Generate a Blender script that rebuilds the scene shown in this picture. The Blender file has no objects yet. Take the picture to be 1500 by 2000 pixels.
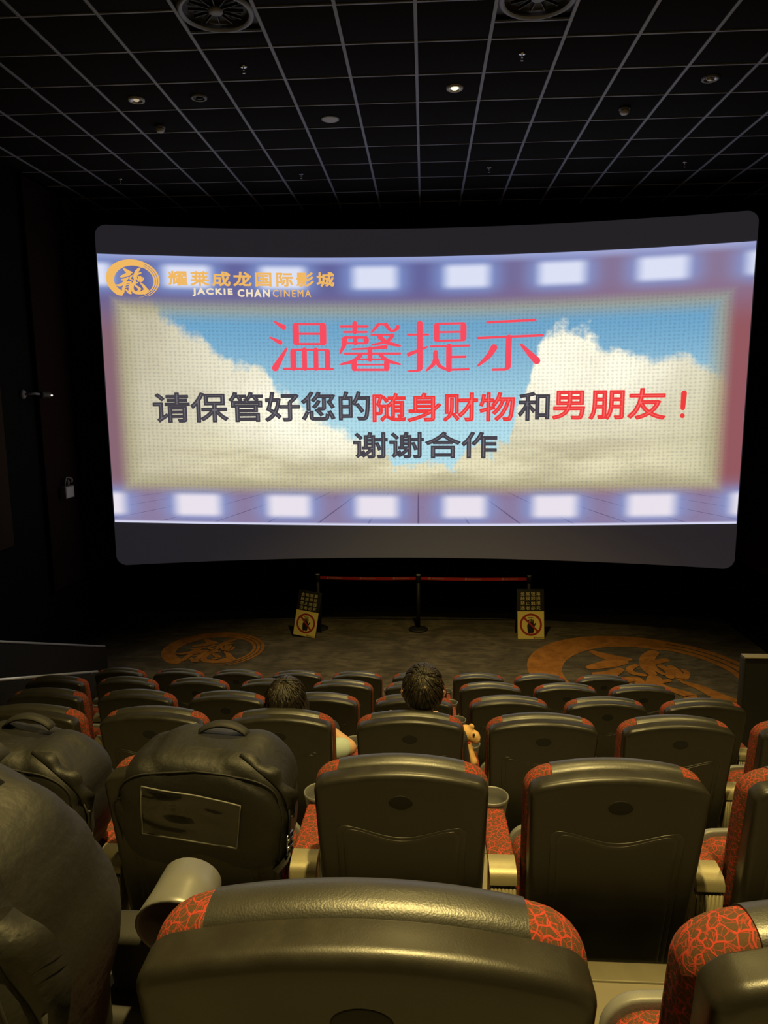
import bpy, bmesh, math, random
from math import sin, cos, pi, radians, sqrt
from mathutils import Vector, Matrix, noise
random.seed(7)
scene = bpy.context.scene
COL = scene.collection

# ---------------------------------------------------------------- camera
CZ = 3.65                                   # eye height above the carpet in front of the screen
YAW, PITCH, ROLL, FPX = -.0572, -.1566, -.0073, 1389.83
fw = Vector((sin(YAW)*cos(PITCH), cos(YAW)*cos(PITCH), sin(PITCH)))
r0 = Vector((cos(YAW), -sin(YAW), 0)); u0 = r0.cross(fw)
rt = cos(ROLL)*r0 + sin(ROLL)*u0; up = -sin(ROLL)*r0 + cos(ROLL)*u0
cam_data = bpy.data.cameras.new('camera')
cam_data.sensor_fit = 'VERTICAL'; cam_data.sensor_height = 36.0
cam_data.lens = 36.0*FPX/2000.0; cam_data.clip_start = .02; cam_data.clip_end = 60
cam = bpy.data.objects.new('camera', cam_data); COL.objects.link(cam)
M = Matrix((rt, up, -fw)).transposed().to_4x4(); M.translation = Vector((0, 0, CZ))
cam.matrix_world = M
scene.camera = cam

# ---------------------------------------------------------------- world, exposure
w = bpy.data.worlds.new('world'); scene.world = w; w.use_nodes = True
w.node_tree.nodes['Background'].inputs[0].default_value = (.5, .5, .55, 1)
w.node_tree.nodes['Background'].inputs[1].default_value = 0.0
scene.view_settings.view_transform = 'Standard'
scene.view_settings.look = 'None'
scene.view_settings.exposure = 0.0
scene.view_settings.gamma = 1.0
scene.view_settings.use_curve_mapping = False
LAMP_COLOR = (1.0, .75, .25)
LAMP_W = 560.0                               # watts of one lit ceiling downlight
SCREEN_GAIN = 1.12

# room sizes (metres)
XL, XR = -5.14, 4.96
YB, YF = -2.6, 11.95
ZC = CZ + 2.895
TX0, TY0, TILE = -.0735, 6.3677, .6         # ceiling grid lines
ROW_Y = [.742] + [.7165 + 1.2023*k for k in range(1, 6)]
ROW_TOP = [CZ-.5418, CZ-1.0033, CZ-1.4195, CZ-1.8543, CZ-2.2603, CZ-2.6623]
ROW_F = [t-.985 for t in ROW_TOP]           # tier floor heights
SEAT_X0, PITCH_X = -.0639, .6

# ---------------------------------------------------------------- node helpers
def srgb(r, g, b):
    f = lambda c: c/255/12.92 if c/255 <= .04045 else ((c/255+.055)/1.055)**2.4
    return (f(r), f(g), f(b), 1)

class NT:
    def __init__(self, name):
        self.mat = bpy.data.materials.new(name); self.mat.use_nodes = True
        self.t = self.mat.node_tree; self.t.nodes.clear()
        self.out = self.t.nodes.new('ShaderNodeOutputMaterial')
    def n(self, typ, **kw):
        nd = self.t.nodes.new(typ)
        for k, v in kw.items(): setattr(nd, k, v)
        return nd
    def put(self, sock, v):
        if isinstance(v, bpy.types.NodeSocket): self.t.links.new(v, sock)
        else: sock.default_value = v
    def m(self, op, a, b=0.0, c=None):
        nd = self.n('ShaderNodeMath', operation=op); self.put(nd.inputs[0], a); self.put(nd.inputs[1], b)
        if c is not None: self.put(nd.inputs[2], c)
        return nd.outputs[0]
    def ss(self, x, lo, hi, a=0.0, b=1.0):
        nd = self.n('ShaderNodeMapRange', interpolation_type='SMOOTHSTEP')
        for i, v in enumerate((x, lo, hi, a, b)): self.put(nd.inputs[i], v)
        return nd.outputs[0]
    def mix(self, f, a, b, blend='MIX'):
        nd = self.n('ShaderNodeMix', data_type='RGBA', blend_type=blend)
        self.put(nd.inputs[0], f); self.put(nd.inputs[6], a); self.put(nd.inputs[7], b)
        return nd.outputs[2]
    def coord(self, which='Object', scale=None):
        o = self.n('ShaderNodeTexCoord').outputs[which]
        if scale:
            mp = self.n('ShaderNodeMapping'); self.put(mp.inputs[0], o); mp.inputs[3].default_value = scale; o = mp.outputs[0]
        return o
    def noise(self, co, scale, detail=2, rough=.5, dist=0.0):
        nd = self.n('ShaderNodeTexNoise'); self.put(nd.inputs['Vector'], co)
        nd.inputs['Scale'].default_value = scale; nd.inputs['Detail'].default_value = detail
        nd.inputs['Roughness'].default_value = rough; nd.inputs['Distortion'].default_value = dist
        return nd.outputs[0]
    def bump(self, h, strength=.3, dist=.002):
        nd = self.n('ShaderNodeBump'); nd.inputs['Strength'].default_value = strength
        nd.inputs['Distance'].default_value = dist; self.put(nd.inputs['Height'], h)
        return nd.outputs[0]
    def bsdf(self, color, rough=.5, metal=0.0, spec=.5, normal=None, **kw):
        p = self.n('ShaderNodeBsdfPrincipled')
        self.put(p.inputs['Base Color'], color); self.put(p.inputs['Roughness'], rough)
        p.inputs['Metallic'].default_value = metal; p.inputs['Specular IOR Level'].default_value = spec
        if normal is not None: self.put(p.inputs['Normal'], normal)
        for k, v in kw.items(): self.put(p.inputs[k.replace('_', ' ')], v)
        self.t.links.new(p.outputs[0], self.out.inputs[0]); return p
    def emit(self, color, strength=1.0):
        e = self.n('ShaderNodeEmission'); self.put(e.inputs[0], color); self.put(e.inputs[1], strength)
        self.t.links.new(e.outputs[0], self.out.inputs[0]); return e

def plain(name, col, rough=.5, metal=0.0, spec=.5, nscale=0, namp=.15, bscale=0, bstr=.2, bdist=.001):
    t = NT(name); co = t.coord('Object'); c = col if len(col) == 4 else (*col, 1)
    if nscale:
        f = t.noise(co, nscale, 3)
        c = t.mix(f, tuple(x*(1-namp) for x in c[:3])+(1,), tuple(min(1, x*(1+namp)) for x in c[:3])+(1,))
    nrm = t.bump(t.noise(co, bscale, 3), bstr, bdist) if bscale else None
    t.bsdf(c, rough, metal, spec, nrm); return t.mat
def glow(name, col, k=1.0):
    t = NT(name); t.emit(col if len(col) == 4 else (*col, 1), k); return t.mat

# ---------------------------------------------------------------- materials
def mat_fabric():
    t = NT('red_crackle_fabric'); co = t.coord('Object')
    nz = t.n('ShaderNodeTexNoise'); t.put(nz.inputs['Vector'], co); nz.inputs['Scale'].default_value = 30; nz.inputs['Detail'].default_value = 2
    mx = t.n('ShaderNodeMix', data_type='VECTOR'); mx.inputs[0].default_value = .022
    t.put(mx.inputs[4], co); t.put(mx.inputs[5], nz.outputs[1])
    def vor(s, wd):
        v = t.n('ShaderNodeTexVoronoi', feature='DISTANCE_TO_EDGE'); t.put(v.inputs['Vector'], mx.outputs[1])
        v.inputs['Scale'].default_value = s
        return t.ss(v.outputs[0], wd*.55, wd, 1.0, 0.0)
    br = t.ss(t.noise(co, 55, 1), .34, .42)
    line = t.m('MAXIMUM', t.m('MULTIPLY', vor(54, .068), br), t.m('MULTIPLY', vor(98, .058), .6))
    fib = t.noise(co, 900, 2)
    base = t.mix(fib, (.064, .032, .016, 1), (.105, .056, .028, 1))
    red = t.mix(fib, (.32, .030, .020, 1), (.46, .058, .036, 1))
    col = t.mix(line, base, red)
    h = t.m('ADD', t.m('MULTIPLY', line, .5), t.m('MULTIPLY', fib, .5))
    t.bsdf(col, .85, 0, .2, t.bump(h, .5, .0015)); return t.mat
def mat_leather():
    t = NT('black_leatherette'); co = t.coord('Object')
    v = t.n('ShaderNodeTexVoronoi'); t.put(v.inputs['Vector'], co); v.inputs['Scale'].default_value = 420
    h = t.m('ADD', v.outputs[0], t.noise(co, 220, 3))
    t.bsdf((.026, .025, .021, 1), t.ss(t.noise(co, 14, 3), .3, .7, .36, .46), 0, .75, t.bump(h, .16, .0010)); return t.mat
def mat_plastic():
    t = NT('dark_grey_seat_plastic'); co = t.coord('Object')
    f = t.noise(co, 9, 4, .65)
    c = t.mix(t.ss(f, .35, .7), (.0195, .0176, .0138, 1), (.0265, .0242, .0192, 1))
    t.bsdf(c, t.ss(f, .3, .7, .34, .44), 0, .45, t.bump(t.noise(co, 480, 2), .15, .0008)); return t.mat
def mat_carpet():
    t = NT('brown_grey_carpet'); co = t.coord('Object')
    big = t.noise(co, 1.1, 5, .6, 1.2); mid = t.noise(t.coord('Object', (1, 2.6, 1)), 3.5, 4, .6, .8); fine = t.noise(co, 160, 2)
    a = t.mix(t.ss(big, .32, .68), (.058, .049, .036, 1), (.150, .125, .086, 1))
    b = t.mix(t.ss(mid, .42, .64, 0, .7), a, (.034, .030, .024, 1))
    c = t.mix(t.m('MULTIPLY', fine, .35), b, (.15, .125, .09, 1))
    h = t.m('ADD', t.m('MULTIPLY', mid, 6.0), fine)
    t.bsdf(c, .95, 0, .1, t.bump(h, .5, .008)); return t.mat
def mat_emblem():
    t = NT('orange_carpet_inlay'); co = t.coord('Object')
    f = t.noise(co, 4, 5, .7, .6); fine = t.noise(co, 170, 2)
    c = t.mix(t.ss(f, .3, .7), (.25, .10, .022, 1), (.46, .19, .042, 1))
    c = t.mix(t.m('MULTIPLY', fine, .4), c, (.15, .065, .018, 1))
    t.bsdf(c, .95, 0, .1, t.bump(fine, .4, .003)); return t.mat

FABRIC, LEATHER, PLASTIC, CARPET, EMBLEM = mat_fabric(), mat_leather(), mat_plastic(), mat_carpet(), mat_emblem()
RECESS_SHADE = plain('recess_shade_black', (.008, .0075, .007), .75, nscale=40)
GREY = plain('grey_pan_plastic', (.16, .16, .155), .45, nscale=20, bscale=400)
CUPGREY = plain('silver_grey_cup_plastic', (.14, .14, .138), .38, .15, nscale=30)
CHAMP = plain('champagne_arm_cap', (.26, .23, .14), .42, .35, nscale=25, bscale=300)
DARK = plain('dark_frame_metal', (.025, .024, .022), .5, .3, nscale=30)
TIER = plain('beige_tier_vinyl', (.22, .195, .14), .55, nscale=6, namp=.2, bscale=200)
NOSE = plain('olive_nosing', (.17, .15, .10), .5, .2, nscale=20)
RISER = plain('dark_riser', (.03, .027, .022), .8, nscale=12)
BLACKWALL = plain('black_wall_cloth', (.0045, .0043, .0042), .95, 0, .1, nscale=8, bscale=200)
BROWN = plain('brown_acoustic_fabric', (.034, .021, .012), .95, 0, .1, nscale=60, bscale=500)
MAROON = plain('maroon_acoustic_fabric', (.018, .008, .006), .95, 0, .1, nscale=60, bscale=500)
TILEM = plain('black_ceiling_tile', (.0105, .0095, .0085), .95, 0, .1, nscale=90, namp=.35, bscale=700, bstr=.4)
BAR = plain('grey_ceiling_bar', (.26, .285, .345), .5, .1, nscale=5, namp=.12)
CHROME = plain('brushed_steel', (.6, .6, .6), .25, 1.0, nscale=30, namp=.05)
RAILM = plain('polished_rail', (.82, .83, .86), .22, .35, .6, nscale=30, namp=.04)
WHITEP = plain('white_plastic', (.55, .55, .54), .5, nscale=20, namp=.05)
GREYBOX = plain('grey_enclosure', (.24, .24, .26), .5, nscale=20, namp=.08)
COVER = plain('black_padded_cloth', (.0066, .0061, .005), .60, 0, .55, nscale=14, namp=.25, bscale=45, bstr=.35, bdist=.006)
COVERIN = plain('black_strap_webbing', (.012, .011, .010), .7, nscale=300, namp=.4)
SKIN = plain('skin', (.55, .32, .19), .55, nscale=30, namp=.08)
HAIRM = None
def mat_hair(name, a, b):
    t = NT(name); co = t.coord('Object', (1, 1, .25))
    f = t.noise(co, 90, 4, .6, .6)
    t.bsdf(t.mix(t.ss(f, .35, .7), a, b), .38, 0, .5, t.bump(f, .9, .006)); return t.mat
HAIR = mat_hair('black_hair', (.007, .0055, .004, 1), (.038, .028, .016, 1))
SHIRT = plain('pale_blue_shirt', (.42, .50, .46), .8, nscale=40, namp=.12)
SHIRT2 = plain('dark_shirt', (.03, .03, .035), .85, nscale=40)
TROUS = plain('dark_trousers', (.02, .02, .025), .85, nscale=40)
PLUSH = plain('tan_plush', (.62, .38, .16), .95, 0, .1, nscale=80, namp=.15, bscale=250, bstr=.6)
RIBBON = plain('red_ribbon', (.5, .03, .02), .7, nscale=50)
BELT = plain('red_belt_webbing', (.50, .022, .026), .7, nscale=200, namp=.12)
PRINTW = plain('white_print', (.6, .5, .4), .7, nscale=30)
YELLOW = plain('yellow_board', (.85, .70, .20), .6, nscale=6, namp=.06)
CREAMPR = plain('cream_print', (.75, .66, .30), .6, nscale=30)
REDPR = plain('dark_red_print', (.38, .028, .014), .6, nscale=20)
BLACKPR = plain('black_print', (.010, .008, .008), .6, nscale=20)
RUBBER = plain('black_rubber', (.009, .0085, .008), .6, nscale=20)
def mat_clear():
    t = NT('clear_vinyl')
    g = t.n('ShaderNodeBsdfGlossy'); g.inputs['Roughness'].default_value = .03; g.inputs['Color'].default_value = (.9, .9, .9, 1)
    tr = t.n('ShaderNodeBsdfTransparent'); tr.inputs[0].default_value = (.8, .8, .78, 1)
    lw = t.n('ShaderNodeLayerWeight'); lw.inputs[0].default_value = .35
    mx = t.n('ShaderNodeMixShader'); mx.inputs[0].default_value = .045
    t.put(mx.inputs[1], tr.outputs[0]); t.put(mx.inputs[2], g.outputs[0]); t.put(t.out.inputs[0], mx.outputs[0]); return t.mat
CLEAR = mat_clear()

# ---------------------------------------------------------------- mesh helpers
def mesh(name, verts, faces, smooth=True):
    me = bpy.data.meshes.new(name); me.from_pydata([tuple(v) for v in verts], [], faces); me.update()
    bm = bmesh.new(); bm.from_mesh(me); bmesh.ops.recalc_face_normals(bm, faces=bm.faces); bm.to_mesh(me); bm.free()
    if smooth: me.polygons.foreach_set('use_smooth', [True]*len(me.polygons))
    return me
def ob(name, me, mat=None, parent=None, loc=None, rot=None):
    o = bpy.data.objects.new(name, me); COL.objects.link(o)
    if me is not None and mat is not None and not me.materials: me.materials.append(mat)
    if parent: o.parent = parent
    if loc: o.location = loc
    if rot: o.rotation_euler = rot
    return o
def tag(o, label=None, cat=None, group=None, kind=None):
    if label: o['label'] = label
    if cat: o['category'] = cat
    if group: o['group'] = group
    if kind: o['kind'] = kind
    return o
def root(name, loc, label, cat, group=None, rot=None):
    o = ob(name, None, loc=loc, rot=rot); o.empty_display_size = .1
    return tag(o, label, cat, group)

class MB:
    """collects shapes into one mesh"""
    def __init__(self): self.v = []; self.f = []
    def add(self, vs, fs):
        k = len(self.v); self.v += [tuple(p) for p in vs]; self.f += [tuple(i+k for i in f) for f in fs]; return self
    def box(self, x0, x1, y0, y1, z0, z1):
        return self.add([(x0,y0,z0),(x1,y0,z0),(x1,y1,z0),(x0,y1,z0),(x0,y0,z1),(x1,y0,z1),(x1,y1,z1),(x0,y1,z1)],
                        [(3,2,1,0),(4,5,6,7),(0,1,5,4),(1,2,6,5),(2,3,7,6),(3,0,4,7)])
    def rbox(self, x0, x1, y0, y1, z0, z1, b=.006):
        bm = bmesh.new(); bmesh.ops.create_cube(bm, size=1)
        for v in bm.verts: v.co = Vector(((x0+x1)/2+v.co.x*(x1-x0), (y0+y1)/2+v.co.y*(y1-y0), (z0+z1)/2+v.co.z*(z1-z0)))
        bmesh.ops.bevel(bm, geom=list(bm.edges), offset=b, segments=3, profile=.5, affect='EDGES')
        bm.verts.index_update(); self.add([v.co.copy() for v in bm.verts], [[v.index for v in f.verts] for f in bm.faces]); bm.free(); return self
    def loft(self, rings, cap=True, closed=False):
        n = len(rings[0]); k = len(self.v)
        for r in rings: self.v += [tuple(p) for p in r]
        m = len(rings)
        for i in range(m if closed else m-1):
            a = k+i*n; b = k+((i+1) % m)*n
            for j in range(n): self.f.append((a+j, a+(j+1) % n, b+(j+1) % n, b+j))
        if cap and not closed:
            self.f.append(tuple(k+j for j in reversed(range(n)))); self.f.append(tuple(k+(m-1)*n+j for j in range(n)))
        return self
    def tube(self, pts, r, n=10, closed=False):
        pts = [Vector(p) for p in pts]; rs = r if isinstance(r, (list, tuple)) else [r]*len(pts); rings = []; prev = None
        for i, p in enumerate(pts):
            a = pts[i-1] if (i > 0 or closed) else p; b = pts[(i+1) % len(pts)] if (i < len(pts)-1 or closed) else p
            d = (b-a).normalized()
            if prev is None: prev = d.orthogonal().normalized()
            prev = (prev-d*prev.dot(d)); prev = prev.normalized() if prev.length > 1e-6 else d.orthogonal().normalized()
            q = d.cross(prev)
            rings.append([p+rs[i]*(cos(2*pi*j/n)*prev+sin(2*pi*j/n)*q) for j in range(n)])
        return self.loft(rings, True, closed)
    def lathe(self, prof, n=24, c=(0, 0, 0), axis='z', cap=True):
        rings = []
        for r, h in prof:
            if axis == 'z': rings.append([(c[0]+r*cos(2*pi*j/n), c[1]+r*sin(2*pi*j/n), c[2]+h) for j in range(n)])
            elif axis == 'y': rings.append([(c[0]+r*cos(2*pi*j/n), c[1]+h, c[2]+r*sin(2*pi*j/n)) for j in range(n)])
            else: rings.append([(c[0]+h, c[1]+r*cos(2*pi*j/n), c[2]+r*sin(2*pi*j/n)) for j in range(n)])
        return self.loft(rings, cap)
    def ball(self, c, r, n=16, m=10):
        if not isinstance(r, (tuple, list)): r = (r, r, r)
        rings = []
        for i in range(1, m):
            t = pi*i/m; rings.append([(c[0]+r[0]*sin(t)*cos(2*pi*j/n), c[1]+r[1]*sin(t)*sin(2*pi*j/n), c[2]+r[2]*cos(t)) for j in range(n)])
        return self.loft(rings)
    def ribbon(self, pts, wd, th, side):
        """flat band along pts; side = width direction"""
        pts = [Vector(p) for p in pts]; side = Vector(side).normalized(); rings = []
        for i, p in enumerate(pts):
            d = (pts[min(i+1, len(pts)-1)]-pts[max(i-1, 0)]).normalized(); s = (side-d*side.dot(d)).normalized(); nn = d.cross(s)
            rings.append([p-s*wd/2-nn*th/2, p+s*wd/2-nn*th/2, p+s*wd/2+nn*th/2, p-s*wd/2+nn*th/2])
        return self.loft(rings)
    def mesh(self, name, smooth=True): return mesh(name, self.v, self.f, smooth)
    def build(self, name, mat, parent=None, smooth=True, loc=None, rot=None): return ob(name, self.mesh(name, smooth), mat, parent, loc, rot)

def sharpen(me, ang=35):
    bm = bmesh.new(); bm.from_mesh(me)
    for e in bm.edges:
        if len(e.link_faces) == 2 and e.calc_face_angle(0) > radians(ang): e.smooth = False
    bm.to_mesh(me); bm.free(); return me

def evaluated(me, mods):
    o = bpy.data.objects.new('tmp', me); COL.objects.link(o)
    for typ, kw in mods:
        md = o.modifiers.new('m', typ)
        for k, v in kw.items(): setattr(md, k, v)
    dg = bpy.context.evaluated_depsgraph_get(); dg.update()
    r = bpy.data.meshes.new_from_object(o.evaluated_get(dg))
    bpy.data.objects.remove(o); r.polygons.foreach_set('use_smooth', [True]*len(r.polygons)); return r
def blend(mb, voxel=.01, smooth=6, fac=.5):
    """unite overlapping shapes into one continuous soft surface"""
    return evaluated(mb.mesh('blend'), [('REMESH', dict(mode='VOXEL', voxel_size=voxel)), ('SMOOTH', dict(factor=fac, iterations=smooth))])

# flat lettering ------------------------------------------------------------
def text_mesh2d(body, offset=0.0, spacing=1.0):
    c = bpy.data.curves.new('lettering', 'FONT'); c.body = body; c.size = 1.0; c.offset = offset; c.resolution_u = 3
    c.space_character = spacing; c.fill_mode = 'FRONT' if hasattr(c, 'fill_mode') else c.fill_mode
    o = bpy.data.objects.new('tmp', c); COL.objects.link(o)
    dg = bpy.context.evaluated_depsgraph_get(); dg.update()
    me = bpy.data.meshes.new_from_object(o.evaluated_get(dg)); bpy.data.objects.remove(o)
    vs = [(v.co.x, v.co.y) for v in me.vertices]; fs = [tuple(p.vertices) for p in me.polygons]
    bpy.data.meshes.remove(me); return vs, fs
def contour2d(vs, fs, wd):
    """ribbons of width wd along the outline of flat faces"""
    cnt = {}
    for f in fs:
        for a, b in zip(f, f[1:]+f[:1]):
            k = (min(a, b), max(a, b)); cnt[k] = cnt.get(k, 0)+1
    V, F = [], []
    for (a, b), c in cnt.items():
        if c != 1: continue
        (x0, y0), (x1, y1) = vs[a], vs[b]; dx, dy = x1-x0, y1-y0; l = math.hypot(dx, dy)
        if l < 1e-7: continue
        nx, ny = -dy/l*wd/2, dx/l*wd/2; ex, ey = dx/l*wd*.35, dy/l*wd*.35; k = len(V)
        V += [(x0-nx-ex, y0-ny-ey), (x1-nx+ex, y1-ny+ey), (x1+nx+ex, y1+ny+ey), (x0+nx-ex, y0+ny-ey)]; F.append((k, k+1, k+2, k+3))
    return V, F
def bold2d(vs, fs, wd):
    v, f = contour2d(vs, fs, wd); k = len(vs); return vs+v, fs+[tuple(i+k for i in q) for q in f]
def fit_box(vs, x0, x1, y0, y1, ref=None):
    r = ref or vs
    ax, bx_ = min(v[0] for v in r), max(v[0] for v in r); ay, by = min(v[1] for v in r), max(v[1] for v in r)
    return [(x0+(v[0]-ax)/(bx_-ax)*(x1-x0), y0+(v[1]-ay)/(by-ay)*(y1-y0)) for v in vs]
def stroke2d(pts, ws, cap=5):
    """brush stroke polygon with round ends and varying width"""
    P = []
    n = len(pts)
    if n > 2:                                # smooth through the points
        for i in range(n-1):
            p0, p1, p2, p3 = pts[max(i-1, 0)], pts[i], pts[i+1], pts[min(i+2, n-1)]
            for k in range(4):
                t = k/4; f = lambda j: .5*(2*p1[j]+(p2[j]-p0[j])*t+(2*p0[j]-5*p1[j]+4*p2[j]-p3[j])*t*t+(3*p1[j]-p0[j]-3*p2[j]+p3[j])*t**3)
                P.append((f(0), f(1), ws[i]*(1-t)+ws[i+1]*t))
        P.append((*pts[-1], ws[-1]))
    else: P = [(*pts[0], ws[0]), (*pts[1], ws[1])]
    L, R_ = [], []
    for i, (x, y, wd) in enumerate(P):
        a = P[max(i-1, 0)]; b = P[min(i+1, len(P)-1)]; dx, dy = b[0]-a[0], b[1]-a[1]; l = math.hypot(dx, dy) or 1; dx /= l; dy /= l
        L.append((x-dy*wd/2, y+dx*wd/2)); R_.append((x+dy*wd/2, y-dx*wd/2))
    vs = L+R_; m = len(P); fs = [(i, i+1, m+i+1, m+i) for i in range(m-1)]
    for end in (0, m-1):                      # round caps
        x, y, wd = P[end]; k = len(vs); vs += [(x+wd/2*cos(2*pi*j/10), y+wd/2*sin(2*pi*j/10)) for j in range(10)]; fs.append(tuple(range(k, k+10)))
    return vs, fs
def strokes2d(lst):
    V, F = [], []
    for pts, ws in lst:
        v, f = stroke2d(pts, ws); k = len(V); V += v; F += [tuple(i+k for i in q) for q in f]
    return V, F
def flat(name, v2, fs, fn, mat, parent, lay=None):
    """thin lettering; lay = direction in which overlapping strokes are stacked by fractions of a millimetre"""
    vs = [Vector(fn(x, y)) for x, y in v2]
    if lay:
        par = list(range(len(vs)))
        def find(i):
            while par[i] != i: par[i] = par[par[i]]; i = par[i]
            return i
        for f in fs:
            for i in f[1:]: par[find(i)] = find(f[0])
        ids = {}
        for i in range(len(vs)):
            k = ids.setdefault(find(i), len(ids)); vs[i] = vs[i]+Vector(lay)*(.0004*(k % 24))
    me = bpy.data.meshes.new(name); me.from_pydata([tuple(v) for v in vs], [], fs); me.update()
    return ob(name, me, mat, parent)

# ring emblem with brush character, unit size --------------------------------
def emblem2d():
    Z = lambda x, y: ((x-702)/582, -(y-518)/428)
    def band(a0, a1, rin, rout, n=40):
        V, F = [], []
        for i in range(n+1):
            t = i/n; a = radians(a0+(a1-a0)*t); V += [(rin(t)*cos(a), rin(t)*sin(a)), (rout(t)*cos(a), rout(t)*sin(a))]
        F = [(2*i, 2*i+1, 2*i+3, 2*i+2) for i in range(n)]; return V, F
    V, F = [], []
    def add(vf):
        k = len(V); V.extend(vf[0]); F.extend(tuple(i+k for i in q) for q in vf[1])
    add(band(242, 60, lambda t: .70+.05*sin(9*t)*.3-.02*t if t > .05 else .72+.2*(.05-t)*10*.5, lambda t: 1.0-.02*sin(7*t) if t > .06 else .93+1.1*t))
    add(band(60, -62, lambda t: .72+.10*t, lambda t: .80+.06*t-.05*max(0, t-.7)))
    add(band(60, -78, lambda t: .815+.09*t, lambda t: .885+.055*t-.07*max(0, t-.6)))
    add(band(60, -58, lambda t: .905+.06*t, lambda t: .985+.02*t-.03*max(0, t-.6)))
    S = [([(520,290),(590,345),(690,368)],[40,80,30]),([(640,390),(560,420),(450,460)],[70,80,40]),([(600,480),(520,520),(455,525)],[40,50,30]),
         ([(600,490),(540,540),(480,610),(400,645),(310,640)],[24,40,62,52,14]),
         ([(560,560),(520,640),(485,720),(480,790)],[30,52,66,50]),([(560,590),(650,575),(630,690),(620,790),(640,815)],[40,50,62,62,40]),
         ([(530,640),(610,620)],[26,22]),([(520,690),(605,672)],[22,22]),([(540,735),(590,790),(635,815)],[30,50,40]),
         ([(850,285),(790,350),(745,440),(745,510)],[56,74,64,50]),([(880,370),(800,400),(750,440)],[36,44,30]),
         ([(700,430),(650,470),(650,510),(700,530)],[26,36,36,26]),([(790,430),(780,470),(800,520)],[20,30,26]),
         ([(820,440),(840,490),(820,545)],[36,44,40]),([(870,450),(880,500),(860,560)],[40,40,36]),([(920,470),(925,500),(890,550)],[24,30,34]),
         ([(740,560),(700,620),(680,700),(710,780),(830,800),(930,790),(1000,775)],[70,60,58,66,70,70,40]),
         ([(860,590),(920,640),(960,700),(1040,755)],[24,56,74,20]),([(960,740),(880,790)],[70,60]),
         ([(800,580),(740,600),(760,650),(840,715),(790,755)],[26,34,40,62,20])]
    v, f = strokes2d([(p_, [k_*.98 for k_ in w_]) for p_, w_ in S]); add(([Z(*p) for p in v], f))
    return V, F
EMB_V, EMB_F = emblem2d()

# ================================================================ STRUCTURE
# floor: front carpet, tiers
fl = MB().box(XL, XR, ROW_Y[5]-.25, YF, -.12, 0).build('floor', CARPET, smooth=False); tag(fl, kind='structure')
edges = [YB] + [y-.17 for y in ROW_Y]
zs = [ROW_F[0]+.43] + ROW_F[:5]
for k in range(6):
    y0, y1, z = edges[k], edges[k+1], zs[k]
    MB().box(XL, XR, y0, y1, -.12, z-.03).build('tier_base', RISER, fl, False)
    MB().box(XL, XR, y0, y1-.055, z-.03, z).build('tier_deck', TIER, fl, False)
    MB().rbox(XL, XR, y1-.055, y1+.012, z-.05, z+.006, .004).build('nosing_strip', NOSE, fl)
# carpet seam
MB().tube([(-1.6, 11.62, .002), (-.6, 11.60, .003), (.4, 11.6, .002), (1.3, 11.55, .003), (1.9, 11.5, .002)], .009, 6).build('carpet_seam', RUBBER, fl)
for cx, cy, R in ((2.93, 9.23, 1.54), (-3.13, 9.98, .76)):
    flat('carpet_emblem', EMB_V, EMB_F, lambda x, y, cx=cx, cy=cy, R=R: (cx+R*x, cy+R*y, .0035), EMBLEM, fl, (0, 0, 1))
# walls
wf = MB().box(XL-.1, XR+.1, YF, YF+.1, -.12, ZC+.3).build('wall_front', BLACKWALL, smooth=False); tag(wf, kind='structure')
MB().box(XL, XR, 11.42, 11.48, CZ+2.1, ZC+.02).build('screen_bulkhead', BLACKWALL, wf, False)
MB().box(XL, XR, YF-.02, YF, 0, .10).build('skirting', RUBBER, wf, False)
wb = MB().box(XL-.1, XR+.1, YB-.1, YB, -.12, ZC+.3).build('wall_back', BLACKWALL, smooth=False); tag(wb, kind='structure')
wl = MB().box(XL-.1, XL, YB, YF, -.12, ZC+.3).build('wall_left', BLACKWALL, smooth=False); tag(wl, kind='structure')
wr = MB().box(XR, XR+.1, YB, YF, -.12, ZC+.3).build('wall_right', BLACKWALL, smooth=False); tag(wr, kind='structure')
def wall_panel(par, x, y0, y1, z0, mat, th):
    s = 1 if x < 0 else -1
    xa, xb = sorted((x, x+s*th))
    MB().rbox(xa, xb, y0, y1, z0, ZC-.05, .012).build('acoustic_panel', mat, par)
for y0, y1, z0, mat, th in ((10.22, 11.40, CZ-2.55, BROWN, .10), (9.25, 10.2, CZ-2.60, MAROON, .06), (7.2, 8.4, CZ-1.76, BROWN, .06), (6.0, 7.0, CZ-1.3, MAROON, .06), (4.4, 5.8, CZ-.9, BROWN, .06)):
    wall_panel(wl, XL, y0, y1, z0, mat, th)
for y0, y1, z0, mat, th in ((10.5, 11.40, CZ-2.55, BROWN, .04), (9.5, 10.48, CZ-2.52, BROWN, .06), (8.4, 9.45, CZ-2.2, MAROON, .06), (7.2, 8.3, CZ-1.8, BROWN, .06), (5.0, 7.0, CZ-1.3, MAROON, .06)):
    wall_panel(wr, XR, y0, y1, z0, mat, th)
for wll, s, x in ((wl, 1, XL), (wr, -1, XR)):
    xa, xb = sorted((x, x+s*.02)); MB().box(xa, xb, ROW_Y[5], YF, 0, .10).build('skirting', RUBBER, wll, False)

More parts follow.
